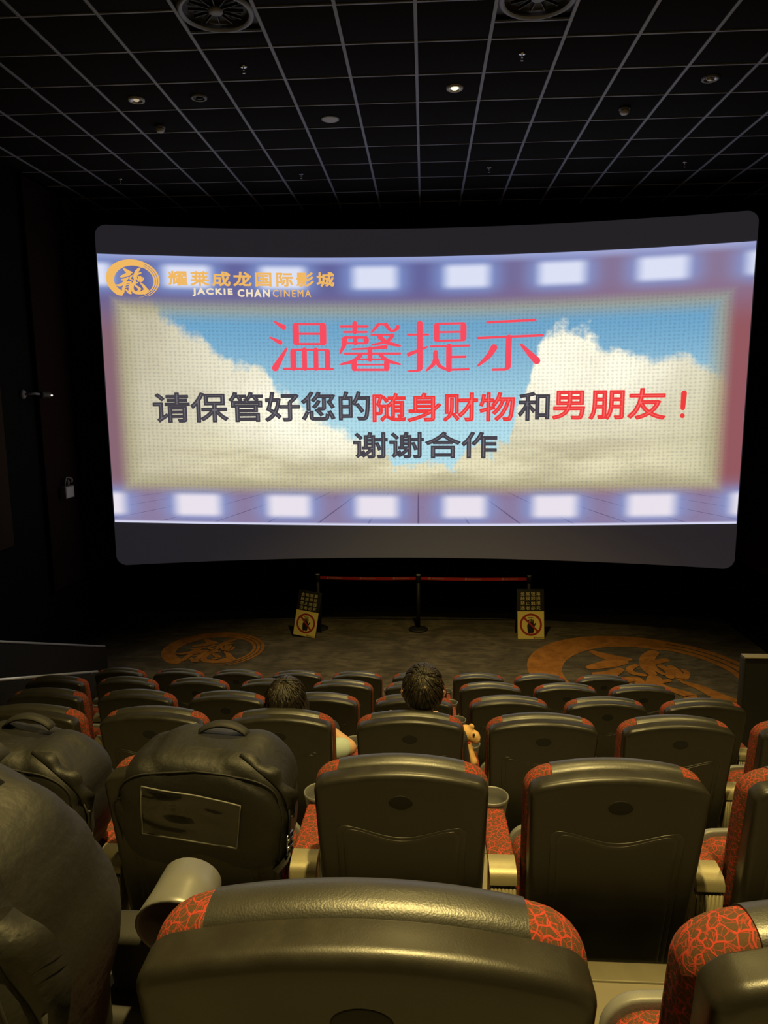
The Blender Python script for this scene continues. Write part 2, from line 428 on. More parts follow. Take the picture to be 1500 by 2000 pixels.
# ceiling: slab, runners, cross tees, tiles
cl = MB().box(XL, XR, YB, YF, ZC+.05, ZC+.15).build('ceiling', BLACKWALL, smooth=False); tag(cl, kind='structure')
gx = [XL+.004] + [TX0+TILE*i for i in range(-8, 9)] + [XR-.004]
gy = [TY0+TILE*j for j in range(-4, 9)] + [11.42]
MB().box(XL, XR, YB, gy[0], ZC, ZC+.03).build('ceiling_board', TILEM, cl, False)
BW = .0145
rail_me = MB().rbox(-BW, BW, gy[0], 11.42, -.006, .012, .003).mesh('main_runner')
for x in gx[1:-1]: ob('main_runner', rail_me, BAR, cl, (x, 0, ZC))
tee_me = MB().rbox(BW, TILE-BW, -.009, .009, -.004, .012, .002).mesh('cross_tee')
tile_me = MB().rbox(.014, TILE-.014, .011, TILE-.011, .003, .022, .003).mesh('ceiling_tile')
DIFF = {(6, 3), (10, 3)}                     # cells (column, row) round a vent
for i in range(len(gx)-1):
    wdt = gx[i+1]-gx[i]; sc = wdt/TILE
    for j in range(len(gy)-1):
        dpt = gy[j+1]-gy[j]
        vent = i in (6, 10) and j in (2, 3)
        if not (i in (6, 10) and j == 3):
            o = ob('cross_tee', tee_me, BAR, cl, (gx[i], gy[j], ZC)); o.scale = (sc, 1, 1)
        if not vent:
            o = ob('ceiling_tile', tile_me, TILEM, cl, (gx[i], gy[j], ZC)); o.scale = (sc, dpt/TILE, 1)
for i in (6, 10):                            # the vents sit between the regular cross lines
    for y in (5.50, 6.10): ob('cross_tee', tee_me, BAR, cl, (gx[i], y, ZC))
    for ya, yb in ((gy[2], 5.50), (6.10, gy[4])):
        o = ob('ceiling_tile', tile_me, TILEM, cl, (gx[i], ya, ZC)); o.scale = (1, (yb-ya)/TILE, 1)

# ================================================================ SCREEN
SX, HW = -.09, 4.52
def sy(x, d=0.0): t = (x-SX)/HW; return 10.2+.65*(1-t*t)-d
scr = root('cinema_screen', (SX, 10.8, 1.2), 'large curved cinema screen showing a notice over a cloudy sky picture', 'screen')
OFF = Vector((-SX, -10.8, -1.2))
def P(x, y, z): return Vector((x, y, z))+OFF
def cloth_mesh():
    # rounded-corner sheet following the curve, with thickness
    V = []; F = []; rc = .15
    edge = [rc*(1-cos(pi/2*k/8)) for k in range(9)]; mid_ = [rc+(2*HW-2*rc)*k/80 for k in range(1, 80)]
    st_x = edge+mid_+[2*HW-e for e in reversed(edge)]; n = len(st_x)-1
    for d in (0.0, -.03):
        for q in st_x:
            x = SX-HW+q; e = min(q, 2*HW-q); k = rc-sqrt(max(0, rc*rc-(rc-e)**2)) if e < rc else 0
            V += [P(x, sy(x, d), 1.215+k), P(x, sy(x, d), 6.10-k)]
    m = 2*(n+1)
    for i in range(n):
        a = 2*i
        F += [(a, a+2, a+3, a+1), (m+a, m+a+1, m+a+3, m+a+2), (a, m+a, m+a+2, a+2), (a+1, a+3, m+a+3, m+a+1)]
    F += [(0, 1, m+1, m), (2*n, m+2*n, m+2*n+1, 2*n+1)]
    return mesh('screen_cloth', V, F, False)
def mat_cloth():
    t = NT('screen_cloth'); co = t.coord('Object')
    p = t.bsdf((.30, .30, .31, 1), .7, 0, .2, t.bump(t.noise(co, 300, 2), .1, .001))
    p.inputs['Emission Color'].default_value = srgb(40, 40, 48); p.inputs['Emission Strength'].default_value = .55   # stray projector light
    return t.mat
ob('screen_cloth', cloth_mesh(), mat_cloth(), scr)
PX0, PX1 = SX-HW+.012, SX+HW-.012
def zb(x): t = (x-SX)/HW; return 1.72+.16*t*t
ZT = 5.705
def pic_mesh():
    n, mrow = 96, 10; V = []; F = []; UV = []
    for i in range(n+1):
        x = PX0+(PX1-PX0)*i/n
        for j in range(mrow+1):
            z = zb(x)+(ZT-zb(x))*j/mrow; V.append(P(x, sy(x, .004), z)); UV.append((i/n, j/mrow))
    for i in range(n):
        for j in range(mrow):
            a = i*(mrow+1)+j; F.append((a, a+mrow+1, a+mrow+2, a+1))
    me = bpy.data.meshes.new('picture'); me.from_pydata([tuple(v) for v in V], [], F); uv = me.uv_layers.new(name='UVMap')
    for l in me.loops: uv.data[l.index].uv = UV[l.vertex_index]
    return me
def mat_picture():
    t = NT('projected_picture'); uvn = t.n('ShaderNodeTexCoord').outputs['UV']
    sp = t.n('ShaderNodeSeparateXYZ'); t.put(sp.inputs[0], uvn); u, v = sp.outputs[0], sp.outputs[1]
    X = t.m('MULTIPLY_ADD', u, PX1-PX0, PX0); Zz = t.m('MULTIPLY_ADD', v, 3.97, 1.735)
    cb = t.n('ShaderNodeCombineXYZ'); t.put(cb.inputs[0], X); t.put(cb.inputs[2], Zz); co = cb.outputs[0]
    ab = lambda s: t.m('ABSOLUTE', s)
    # backdrop
    top = t.mix(t.ss(u, .45, .9), srgb(94, 96, 148), srgb(130, 112, 142))
    top = t.mix(t.ss(v, .965, 1.0, 0, .6), top, srgb(165, 178, 225))
    side = t.mix(t.ss(u, .3, .7), srgb(128, 96, 108), srgb(140, 84, 90))
    bot = srgb(132, 118, 152)
    bg = t.mix(t.ss(v, .20, .08), side, bot); bg = t.mix(t.ss(v, .70, .92), bg, top)
    # boards on the bottom strip
    ang = t.m('DIVIDE', t.m('SUBTRACT', u, .5), t.m('ADD', .30, t.m('MULTIPLY', v, -1.0)))
    fr = ab(t.m('SUBTRACT', t.m('FRACT', t.m('MULTIPLY', ang, 3.4)), .5))
    ln = t.m('MULTIPLY', t.ss(fr, .470, .495), t.ss(v, .15, .12))
    grain = t.noise(co, 9, 4, .7)
    bg = t.mix(t.m('MULTIPLY', ln, .8), bg, srgb(70, 60, 92))
    bg = t.mix(t.m('MULTIPLY', t.ss(grain, .55, .75), t.ss(v, .15, .12, 0, .3)), bg, srgb(95, 84, 118))
    # film perforation lights
    per = t.m('MULTIPLY', ab(t.m('SUBTRACT', t.m('FRACT', t.m('ADD', t.m('DIVIDE', t.m('ADD', X, 3.42), 1.345), .5)), .5)), 1.345)
    for zc, hh in ((5.42, .16), (2.03, .17)):
        dz = ab(t.m('SUBTRACT', Zz, zc))
        halo = t.m('MULTIPLY', t.ss(per, .66, .20), t.ss(dz, .36, .06))
        core = t.m('MULTIPLY', t.ss(per, .42, .20), t.ss(dz, hh+.05, hh-.06))
        bg = t.mix(t.m('MULTIPLY', halo, .85), bg, srgb(128, 152, 208))
        bg = t.mix(t.m('MULTIPLY', core, .92), bg, srgb(214, 218, 236) if zc > 4 else srgb(228, 220, 228))
    bg = t.mix(t.ss(v, .012, .004), bg, srgb(205, 205, 230))
    # sky picture
    n1 = t.noise(co, 1.5, 6, .6); n2 = t.noise(co, .9, 5, .6, .3); cb2 = t.n('ShaderNodeCombineXYZ'); t.put(cb2.inputs[0], t.m('MULTIPLY', X, .35)); t.put(cb2.inputs[2], t.m('MULTIPLY', Zz, 1.6)); st = t.noise(cb2.outputs[0], 2.0, 5, .55)
    L = t.m('MULTIPLY_ADD', t.m('ADD', X, 3.95), -.66, 5.02)
    Rr = t.m('MINIMUM', t.m('MULTIPLY_ADD', ab(t.m('SUBTRACT', X, 2.0)), -.36, 4.72), t.m('MULTIPLY_ADD', t.m('SUBTRACT', X, 1.22), 3.0, 3.0))
    hgt = t.m('MAXIMUM', t.m('MAXIMUM', L, t.m('MULTIPLY_ADD', t.m('SUBTRACT', n2, .5), 2.6, 2.75)), Rr)
    cl_ = t.ss(t.m('SUBTRACT', t.m('MULTIPLY_ADD', t.m('SUBTRACT', n1, .5), 1.2, hgt), Zz), -.04, .14)
    sky = t.mix(t.ss(Zz, 3.0, 4.9), srgb(172, 214, 226), srgb(104, 158, 194))
    shade = t.ss(t.noise(co, .9, 4, .5, .3), .28, .55)
    low = t.mix(t.ss(st, .35, .65), srgb(186, 176, 142), srgb(242, 234, 196))
    hi = t.mix(shade, srgb(208, 200, 176), srgb(252, 248, 226))
    cloud = t.mix(t.ss(Zz, 2.7, 3.7), low, hi)
    cloud = t.mix(t.ss(X, -2.6, -4.2, 0, .75), cloud, srgb(178, 170, 150))
    cloud = t.mix(t.m('MULTIPLY', t.ss(X, 2.9, 4.1, 0, .7), t.ss(Zz, 4.6, 3.2)), cloud, srgb(196, 190, 156))
    def spot(x0, z0, rx, rz):
        a_ = t.m('DIVIDE', t.m('SUBTRACT', X, x0), rx); b_ = t.m('DIVIDE', t.m('SUBTRACT', Zz, z0), rz)
        return t.ss(t.m('ADD', t.m('MULTIPLY', a_, a_), t.m('MULTIPLY', b_, b_)), 1.3, .05)
    core_ = t.m('MAXIMUM', spot(-1.5, 3.45, 1.7, .75), spot(2.1, 4.15, 1.5, .75))
    core_ = t.m('MULTIPLY', core_, t.ss(n1, .25, .60, .55, 1.0))
    cloud = t.mix(.42, cloud, srgb(192, 184, 150)); cloud = t.mix(core_, cloud, srgb(253, 249, 226))
    pic = t.mix(cl_, sky, cloud)
    # old-paper edge
    ex = t.m('MINIMUM', t.m('SUBTRACT', X, -4.42), t.m('SUBTRACT', 4.17, X)); ez = t.m('MINIMUM', t.m('SUBTRACT', Zz, 2.26), t.m('SUBTRACT', 5.06, Zz))
    ed = t.m('MINIMUM', ex, ez)
    pic = t.mix(t.ss(ed, .34, .05, 0, .7), pic, srgb(160, 152, 116))
    wv = t.m('ADD', t.m('SINE', t.m('MULTIPLY', X, 104.0)), t.m('SINE', t.m('MULTIPLY', Zz, 120.0)))
    wv = t.m('ADD', wv, t.m('MULTIPLY', t.m('SUBTRACT', t.noise(co, 26, 3, .6), .5), 7.0))
    pic = t.mix(t.m('MULTIPLY', t.ss(wv, .6, -2.2), .26), pic, srgb(70, 86, 100))
    col = t.mix(t.ss(ed, -.10, .14), bg, pic)
    t.emit(col, SCREEN_GAIN); return t.mat
pic = ob('projected_picture', pic_mesh(), mat_picture(), scr)

E_RED, E_RED2, E_GREY, E_GREY2 = glow('red_title_light', srgb(246, 78, 96)), glow('red_text_light', srgb(238, 62, 62)), glow('grey_text_light', srgb(70, 66, 74)), glow('pale_text_core', srgb(112, 108, 116))
E_REDC = glow('red_text_core', srgb(252, 108, 104)); E_GOLD = glow('gold_text_light', srgb(240, 184, 98)); E_CREAM = glow('cream_text_light', srgb(244, 226, 190))
def onscr(d): return lambda x, z: P(x, sy(x, d), z)
# title strokes, written out in zoomed photograph units and laid on the screen in metres
T1 = [([(105,72),(205,132)],[14,46]),([(60,236),(165,288)],[14,40]),([(225,355),(105,552)],[22,62]),
 ([(330,116),(330,284)],[58,58]),([(616,116),(616,284)],[60,60]),([(322,98),(624,98)],[20,20]),([(330,197),(616,197)],[18,18]),([(322,302),(624,302)],[20,20]),
 ([(297,380),(297,550)],[55,55]),([(415,365),(415,555)],[46,46]),([(535,365),(535,555)],[46,46]),([(657,380),(657,550)],[52,52]),([(290,362),(664,362)],[20,20]),([(195,560),(712,562)],[22,22]),
 ([(805,121),(1090,121)],[20,20]),([(953,90),(953,175)],[44,44]),([(835,178),(1080,178)],[18,18]),
 ([(845,234),(1075,234)],[22,22]),([(842,252),(836,310),(795,395)],[50,44,18]),([(957,238),(957,292)],[40,40]),([(1072,252),(1072,276)],[50,50]),([(865,294),(1075,294)],[18,18]),
 ([(1130,180),(1172,138),(1200,102)],[16,26,30]),([(1200,99),(1285,99)],[20,20]),([(1285,104),(1318,150),(1345,166),(1385,158),(1410,130)],[40,30,20,25,42]),
 ([(1130,207),(1345,207)],[18,18]),([(1350,215),(1290,275),(1130,312)],[40,28,14]),([(1215,228),(1290,285),(1430,322)],[44,38,20]),
 ([(920,355),(1110,348),(1278,332)],[14,18,40]),([(845,402),(1432,402)],[20,20]),([(1111,352),(1111,460)],[46,46]),([(1010,420),(930,480),(800,513)],[40,34,16]),([(1220,415),(1300,475),(1432,513)],[34,34,16]),
 ([(1000,462),(1240,462)],[16,16]),([(942,490),(942,556)],[52,52]),([(1290,490),(1290,556)],[52,52]),([(942,517),(1290,517)],[14,14]),([(934,571),(1298,571)],[20,20])]
T2 = [([(192,94),(192,540)],[56,56]),([(80,575),(165,573)],[18,20]),([(165,572),(192,545)],[22,52]),([(68,203),(280,203)],[18,18]),([(76,404),(268,328)],[36,16]),
 ([(366,120),(366,246)],[54,54]),([(645,118),(645,242)],[54,54]),([(358,95),(650,92)],[18,18]),([(366,180),(645,178)],[16,16]),([(358,267),(650,262)],[18,18]),
 ([(308,322),(706,318)],[18,18]),([(497,325),(497,556)],[52,52]),([(497,432),(668,430)],[20,20]),([(470,562),(702,557)],[18,18]),
 ([(358,386),(358,450)],[46,46]),([(358,450),(330,510),(262,569)],[46,36,14]),([(362,450),(400,522),(475,560)],[44,34,20]),
 ([(888,86),(1370,70)],[20,20]),([(794,242),(1450,223)],[20,20]),([(1110,242),(1105,530)],[54,54]),([(950,563),(1078,562)],[20,20]),([(1078,562),(1104,535)],[22,50]),
 ([(960,340),(905,425),(800,520)],[62,48,18]),([(1235,312),(1325,405),(1395,476)],[20,48,64])]
def t_map(ox, s):
    def f(x, y):
        px, py = ox+x/s, 615+y/s
        return (-2.29+(px-525)*.007485, 4.79-(py-630)*.00752-.00005*(px-525))
    return f
for lst, ox, s in ((T1, 515, 5.357), (T2, 785, 5.263)):
    v, f = strokes2d([(p_, [k_*1.12+2 for k_ in w_]) for p_, w_ in lst]); mp = t_map(ox, s)
    v = [mp(*p) for p in v]; flat('title_lettering', v, f, onscr(.010), E_RED, pic)
def line(body, x0, x1, z0, z1, mat, core=None, wd=.02, name='notice_lettering', d=.010, spacing=1.0):
    vs, fs = text_mesh2d(body, 0, spacing); b = fit_box(vs, x0, x1, z0, z1)
    if core:
        flat(name, b, fs, onscr(d), core, pic); v2, f2 = contour2d(b, fs, wd); flat(name, v2, f2, onscr(d+.004), mat, pic)
    else:
        v2, f2 = bold2d(b, fs, wd); flat(name, v2, f2, onscr(d), mat, pic)
line('请保管好您的', -3.97, -.83, 3.345, 3.765, E_GREY, E_GREY2, .026)
line('随身财物', -.77, 1.33, 3.325, 3.735, E_RED2, E_REDC, .026)
line('和', 1.40, 1.83, 3.335, 3.735, E_GREY, E_GREY2, .026)
line('男朋友', 1.89, 3.42, 3.35, 3.775, E_RED2, E_REDC, .026)
v, f = strokes2d([([(3.655, 3.71), (3.65, 3.50)], [.075, .06]), ([(3.65, 3.39), (3.65, 3.40)], [.06, .06])]); flat('notice_lettering', v, f, onscr(.010), E_RED2, pic)
line('谢谢合作', -1.07, 1.08, 2.775, 3.155, E_GREY, E_GREY2, .026)
line('耀莱成龙国际影城', -3.67, -1.33, 5.30, 5.495, E_GOLD, None, .014, 'brand_lettering', spacing=1.25)
line('JACKIE', -3.35, -2.80, 5.155, 5.26, E_CREAM, None, .012, 'brand_lettering', spacing=1.3)
line('CHAN', -2.72, -2.27, 5.152, 5.25, E_CREAM, None, .012, 'brand_lettering', spacing=1.3)
line('CINEMA', -2.22, -1.67, 5.15, 5.25, E_GOLD, None, .004, 'brand_lettering', spacing=1.3)
flat('brand_emblem', EMB_V, EMB_F, lambda x, y: onscr(.010)(-4.15+.355*x, 5.365+.275*y), E_GOLD, pic)

# ================================================================ CEILING FITTINGS
LAMPG = glow('lamp_bulb', (1.0, .93, .50, 1), 2.2); LAMPDIM = glow('dim_lamp', (1.0, .8, .5, 1), .45)
REFL = plain('lamp_reflector', (.5, .5, .5), .3, .8, nscale=20)
def downlight(x, y, label, state, watts=0.0, cone=112):
    o = root('recessed_downlight', (x, y, ZC), label, 'ceiling light', 'recessed ceiling downlights')
    ring = lambda prof: [[(r*cos(2*pi*j/28), r*sin(2*pi*j/28), h) for j in range(28)] for r, h in prof]
    MB().loft(ring(((.056, -.012), (.066, -.016), (.078, -.010), (.080, .003))), False).build('trim_ring', WHITEP if state in ('lit', 'dim') else GREY, o)
    MB().loft(ring(((.058, -.012), (.050, -.004), (.044, .001), (.02, .002))), False).build('reflector', REFL if state != 'off' else DARK, o)
    if state == 'off' or state == 'dark': MB().ball((.006, .012, -.004), (.036, .022, .012), 18, 8).build('bulb', DARK if state == 'off' else REFL, o)
    else: MB().lathe([(.008, -.012), (.030 if state == 'lit' else .022, -.010), (.036 if state == 'lit' else .026, -.004), (.036 if state == 'lit' else .026, .002)], 20).build('bulb', LAMPG if state == 'lit' else LAMPDIM, o)
    if watts:
        ld = bpy.data.lights.new('downlight_beam', 'SPOT'); ld.energy = watts; ld.color = LAMP_COLOR; ld.spot_size = radians(cone); ld.spot_blend = 1.0; ld.shadow_soft_size = .06
        lo = ob('beam', None, parent=o); bpy.data.objects.remove(lo); lo = bpy.data.objects.new('beam', ld); COL.objects.link(lo); lo.parent = o; lo.location = (0, 0, -.03)
    return o
downlight(.28, 7.27, 'lit warm downlight glowing in the dark ceiling near the room centre', 'lit', LAMP_W*1.7, 88)
downlight(-2.80, 7.31, 'faintly glowing downlight at left, beside an unlit one', 'dim')
downlight(-2.18, 7.30, 'unlit dark downlight beside the faintly glowing one on the left', 'off')
downlight(2.62, 7.24, 'unlit downlight with silver reflector at the right of the ceiling', 'dark')
for i, (x, y, wt) in enumerate(((.28, 4.0, .70), (.28, .95, 1.9), (.28, -1.75, .08), (2.62, 4.0, .75))):
    downlight(x, y, ('lit warm downlight above the third row', 'lit warm downlight above the nearest row', 'lit warm downlight behind the camera', 'lit warm downlight above the right-hand seats')[i], 'lit', LAMP_W*wt)
def sprinkler(x, y, where):
    o = root('fire_sprinkler', (x, y, ZC), 'small chrome fire sprinkler hanging from a ceiling tile, '+where, 'sprinkler', 'ceiling sprinklers'); o.scale = (.85, .85, .85)
    MB().lathe([(.012, .003), (.036, .003), (.038, -.003), (.024, -.010), (.012, -.012)], 20).build('escutcheon', CHROME, o)
    m = MB().lathe([(.007, -.01), (.007, -.028), (.011, -.030), (.011, -.036), (.005, -.038)], 12)
    m.tube([(.010, 0, -.034), (.014, 0, -.048), (.004, 0, -.062)], .0025, 6).tube([(-.010, 0, -.034), (-.014, 0, -.048), (-.004, 0, -.062)], .0025, 6)
    m.build('sprinkler_body', CHROME, o)
    MB().lathe([(.004, -.060), (.016, -.062), (.016, -.065), (.003, -.066)], 14).build('deflector', CHROME, o)
for x, y, wh in ((-1.59, 6.70, 'left of the two nearest'), (.825, 6.64, 'right of the two nearest'), (-1.60, 9.72, 'in the far row near centre left'), (.815, 9.66, 'in the far row near centre right'), (3.24, 9.64, 'in the far row at right'), (-4.01, 9.74, 'in the far row at far left')):
    sprinkler(x, y, wh)
o = root('ceiling_speaker', (-.987, 7.935, ZC), 'flat round grey ceiling speaker plate left of the lit lamp', 'speaker')
MB().lathe([(.02, -.008), (.078, -.007), (.088, -.003), (.09, .003)], 28).build('grille', WHITEP, o); MB().loft([[(r*cos(2*pi*j/28), r*sin(2*pi*j/28), h) for j in range(28)] for r, h in ((.088, -.006), (.096, -.003), (.096, .003))], False).build('rim', GREY, o)
for x, y, wh in ((-2.82, 7.99, 'on the left of the ceiling'), (2.016, 7.87, 'on the right of the ceiling')):
    o = root('smoke_detector', (x, y, ZC), 'white dome smoke detector '+wh, 'smoke detector', 'smoke detectors')
    MB().lathe([(.055, .003), (.055, -.016), (.050, -.020)], 24).build('mounting_base', GREY, o)
    MB().lathe([(.047, -.018), (.046, -.040), (.036, -.056), (.030, -.060), (.012, -.062)], 24).build('sensor_head', WHITEP, o)
def vent(x, y, label):
    o = root('round_air_vent', (x, y, ZC), label, 'air vent', 'round ceiling air vents')
    ring = lambda prof: [[(r*cos(2*pi*j/44), r*sin(2*pi*j/44), h) for j in range(44)] for r, h in prof]
    MB().loft(ring(((.245, -.008), (.262, -.022), (.282, -.016), (.286, .004))), False).build('outer_ring', BAR, o)
    MB().loft(ring(((.248, -.010), (.235, .045))), False).build('inner_wall', CHROME, o)
    MB().lathe([(.240, .046), (.24, .048)], 44).build('plenum', RUBBER, o)
    MB().lathe([(.02, -.012), (.050, -.010), (.056, .0), (.05, .02)], 24).build('hub', GREYBOX, o)
    vm = MB().rbox(.06, .205, -.004, .004, .0, .022, .0015).mesh('vane')
    for k in range(12): ob('vane', vm, DARK, o, (0, 0, 0), (radians(0), 0, 2*pi*k/12+.13))
    MB().box(-.30, .30, -.30, .30, .03, .045).build('back_plate', RUBBER, o, False)
vent(gx[6]+.3, 5.80, 'large round ceiling air vent with radial vanes at top left'); vent(gx[10]+.3, 5.78, 'large round ceiling air vent at top right, cut by frame edge')

# ================================================================ WALL FITTINGS, RAILS
o = root('surveillance_camera', (XL, 8.95, CZ+.10), 'small wall camera with a bright spot on the dark left wall', 'camera')
MB().lathe([(.06, 0), (.055, .03), (.02, .04)], 20, axis='x').build('wall_mount', GREYBOX, o)
MB().tube([(.03, 0, 0), (.12, .08, .01), (.14, .2, .0)], .016, 8).build('bracket', GREYBOX, o)
MB().lathe([(.03, .18), (.042, .20), (.042, .40), (.03, .42)], 18, c=(.14, 0, -.005), axis='y').build('camera_body', RUBBER, o)
MB().ball((.185, .39, -.012), (.012, .018, .012), 10, 6).build('bright_lens', glow('camera_led', (1, .95, .9, 1), 1.3), o)
o = root('junction_box', (XL+.06, 9.70, CZ-1.34), 'small grey metal box with looped cable on the left wall', 'box')
MB().rbox(0, .09, -.12, .12, 0, .17, .008).build('enclosure', GREYBOX, o)
MB().rbox(.088, .094, -.105, .105, .012, .158, .003).build('cover_plate', WHITEP, o)
MB().tube([(.05, -.06, .17), (.06, -.06, .23), (.05, 0, .29), (.05, .09, .28), (.05, .13, .22)], .010, 8).build('cable', GREYBOX, o)
for yy, zz in ((.02, .22), (.12, .24)): MB().ball((.06, yy, zz), (.02, .025, .04), 12, 8).build('lamp_head', GREYBOX, o)
def guard(x, ya, za, yb_, zb_, label):
    o = root('stair_guard', (x, ya, 0), label, 'handrail', 'stair guards on the left aisle')
    L = yb_-ya
    MB().add([(s, y, z) for s in (-.025, .025) for y, z in ((0, max(0, za-.95)), (0, za-.02), (L, zb_-.02), (L, max(0.0, zb_-.95)))],
             [(0, 1, 2, 3), (7, 6, 5, 4), (0, 4, 5, 1), (1, 5, 6, 2), (2, 6, 7, 3), (3, 7, 4, 0)]).build('guard_panel', RUBBER, o, False)
    MB().tube([(0, 0, za), (0, L, zb_)], .014, 12).build('cap_rail', RAILM, o)
    for t in (0.05, .5, .95): MB().tube([(.0, L*t, za+(zb_-za)*t-.5), (0, L*t, za+(zb_-za)*t-.01)], .012, 8).build('guard_post', DARK, o)
guard(-4.25, 4.6, 2.045, 8.86, .43, 'sloping dark stair guard with bright steel rail against the left wall')
guard(-3.5, 4.4, 1.74, 7.09, .79, 'shorter sloping stair guard beside the left end of the rows')
o = root('aisle_partition', (2.375, 5.2, ROW_F[3]), 'dark low partition with thin metal cap at the right of the rows', 'partition')
MB().box(0, XR-2.40, -.03, .03, 0, .93).build('partition_panel', plain('dark_laminate', (.011, .010, .008), .6, nscale=12), o, False)
MB().rbox(-.006, XR-2.39, -.04, .04, .93, .942, .003).build('cap_strip', NOSE, o)
MB().rbox(-.012, .0, -.036, .036, 0, .93, .003).build('edge_trim', DARK, o)

# ================================================================ BARRIER AND SIGNS
HB = .905
def stanchion(x, y, label, belt_to=None, side=1):
    o = root('barrier_post', (x, y, 0), label, 'barrier post', 'belt barrier posts in front of the screen')
    MB().lathe([(.02, .0), (.150, .0), (.156, .008), (.156, .018), (.14, .028), (.06, .038), (.034, .05)], 32).build('base', RUBBER, o)
    MB().lathe([(.031, .03), (.031, HB-.10)], 20).build('pole', RUBBER, o)
    MB().lathe([(.032, HB-.115), (.041, HB-.11), (.041, HB-.012), (.036, HB-.004)], 20).build('belt_head', RUBBER, o)
    MB().lathe([(.036, HB-.005), (.037, HB-.001), (.03, HB+.004), (.01, HB+.005)], 20).build('top_cap', WHITEP, o)
    if belt_to:
        bx, by = belt_to; d = Vector((bx-x, by-y, 0)); u_ = d.normalized()
        pts = [Vector((0, 0, HB-.055-.012*sin(pi*t)))+d*t for t in [.02+.96*i/12 for i in range(13)]]
        rings = [[p+Vector((0, .001, -.024)), p+Vector((0, .001, .024)), p+Vector((0, -.001, .024)), p+Vector((0, -.001, -.024))] for p in pts]
        bl = MB().loft(rings).build('belt', BELT, o, False)
        vs, fs = text_mesh2d('耀莱成龙国际影城', 0, 1.1); L = d.length
        for c in [L*q for q in (.12, .45, .78)]:
            tv = fit_box(vs, c, c+.20, -.010, .012)
            fz = lambda a: HB-.055-.012*sin(pi*a/L)
            flat('belt_print', tv, fs, lambda a, b: (u_.x*a, u_.y*a-.0035, fz(a)+b), PRINTW, bl)
            flat('belt_print', EMB_V, EMB_F, lambda a, b: (u_.x*(c-.03+a*.018), u_.y*(c-.03)-.0035, fz(c)+b*.019), PRINTW, bl)
stanchion(-1.70, 11.0, 'black belt barrier post behind the tilted warning board', (-.092, 10.99))
stanchion(-.092, 10.99, 'black belt barrier post at the middle of the red belt', (1.65, 11.0))
stanchion(1.65, 11.0, 'black belt barrier post behind the upright warning board')
def sign(x, y, wdt, hgt, rz, tilt, label):
    o = root('floor_sign', (x, y, .0), label, 'sign', 'warning boards on the carpet', rot=(0, 0, rz))
    lean = radians(11); hw = wdt/2
    fr = ob('sign_frame', None, parent=o); fr.rotation_euler = (-lean, tilt, 0); fr.location = (0, 0, .008)
    m = MB().rbox(-hw-.006, hw+.006, .0, .018, 0, hgt+.006, .003); bpy.data.objects.remove(fr)
    fr = m.build('front_board', BLACKPR, o); fr.rotation_euler = (-lean, tilt, 0); fr.location = (0, 0, .004+abs(sin(tilt))*hw)
    q = lambda d: (lambda a, b: (a, -d, b))
    S = wdt                                   # lower yellow square
    MB().box(-hw, hw, -.002, .001, .0, hgt*.56).build('yellow_panel', YELLOW, fr, False)
    cz = hgt*.29; R = min(wdt*.42, hgt*.25)
    v, f = [], []
    n = 48
    for i in range(n): a = 2*pi*i/n; v += [(R*cos(a), cz+R*sin(a)), (R*.82*cos(a), cz+R*.82*sin(a))]
    f = [(2*i, 2*i+1, (2*i+3) % (2*n), (2*i+2) % (2*n)) for i in range(n)]
    flat('prohibition_ring', v, f, q(.0045), REDPR, fr)
    h = R
    Sx = [([(-.12*h, cz-.62*h), (-.14*h, cz-.1*h)], [.34*h, .40*h]), ([(.10*h, cz-.62*h), (.10*h, cz-.1*h)], [.30*h, .38*h]), ([(0, cz-.3*h), (0, cz)], [.5*h, .5*h])]
    for i, (fx, top) in enumerate(((-.20, .40), (-.07, .48), (.06, .48), (.19, .42))): Sx.append(([(fx*h, cz), (fx*h, cz+top*h)], [.12*h, .10*h]))
    Sx.append(([(.20*h, cz-.28*h), (.40*h, cz+.10*h)], [.14*h, .11*h])); Sx.append(([(-.26*h, cz+.62*h), (.2*h, cz+.62*h)], [.05*h, .05*h]))
    v, f = strokes2d(Sx); flat('hand_symbol', v, f, q(.0035), BLACKPR, fr, (0, -.1, 0))
    a = radians(135); v, f = stroke2d([(R*.88*cos(a), cz+R*.88*sin(a)), (-R*.88*cos(a), cz-R*.88*sin(a))], [R*.17, R*.17]); flat('prohibition_bar', v, f, q(.0055), REDPR, fr, (0, -1, 0))
    rows = ('金属银幕', '触摸即损', '禁止触摸', '违者必究')
    for k, tline in enumerate(rows):
        vs, fs = text_mesh2d(tline, 0, 1.35); z1 = hgt*(.955-.097*k)
        flat('warning_lettering', fit_box(vs, -hw*.76, hw*.74, z1-hgt*.075, z1), fs, q(.003), CREAMPR, fr)
    flat('brand_mark', EMB_V, EMB_F, lambda x_, y_: (.06*S+.018*x_/.4*wdt+.03, -.004, hgt*.025+.016*y_), REDPR, fr, (0, -.1, 0))
    vs, fs = text_mesh2d('耀莱成龙国际影城', 0, 1.1); flat('brand_lettering', fit_box(vs, hw*.38, hw*.97, hgt*.012, hgt*.036), fs, q(.004), BLACKPR, fr)
    bk = MB().rbox(-hw, hw, 0, .015, 0, hgt*.97, .003).build('rear_board', BLACKPR, o); bk.rotation_euler = (lean, tilt, 0); bk.location = (0, 2*hgt*sin(lean)+.01, .004+abs(sin(tilt))*hw)
sign(-1.865, 10.55, .365, .70, radians(-12), radians(6), 'yellow and black do-not-touch board, tilted, at the left of the barrier')
sign(1.64, 10.60, .405, .755, radians(2), radians(0), 'yellow and black do-not-touch board standing straight at the right of the barrier')

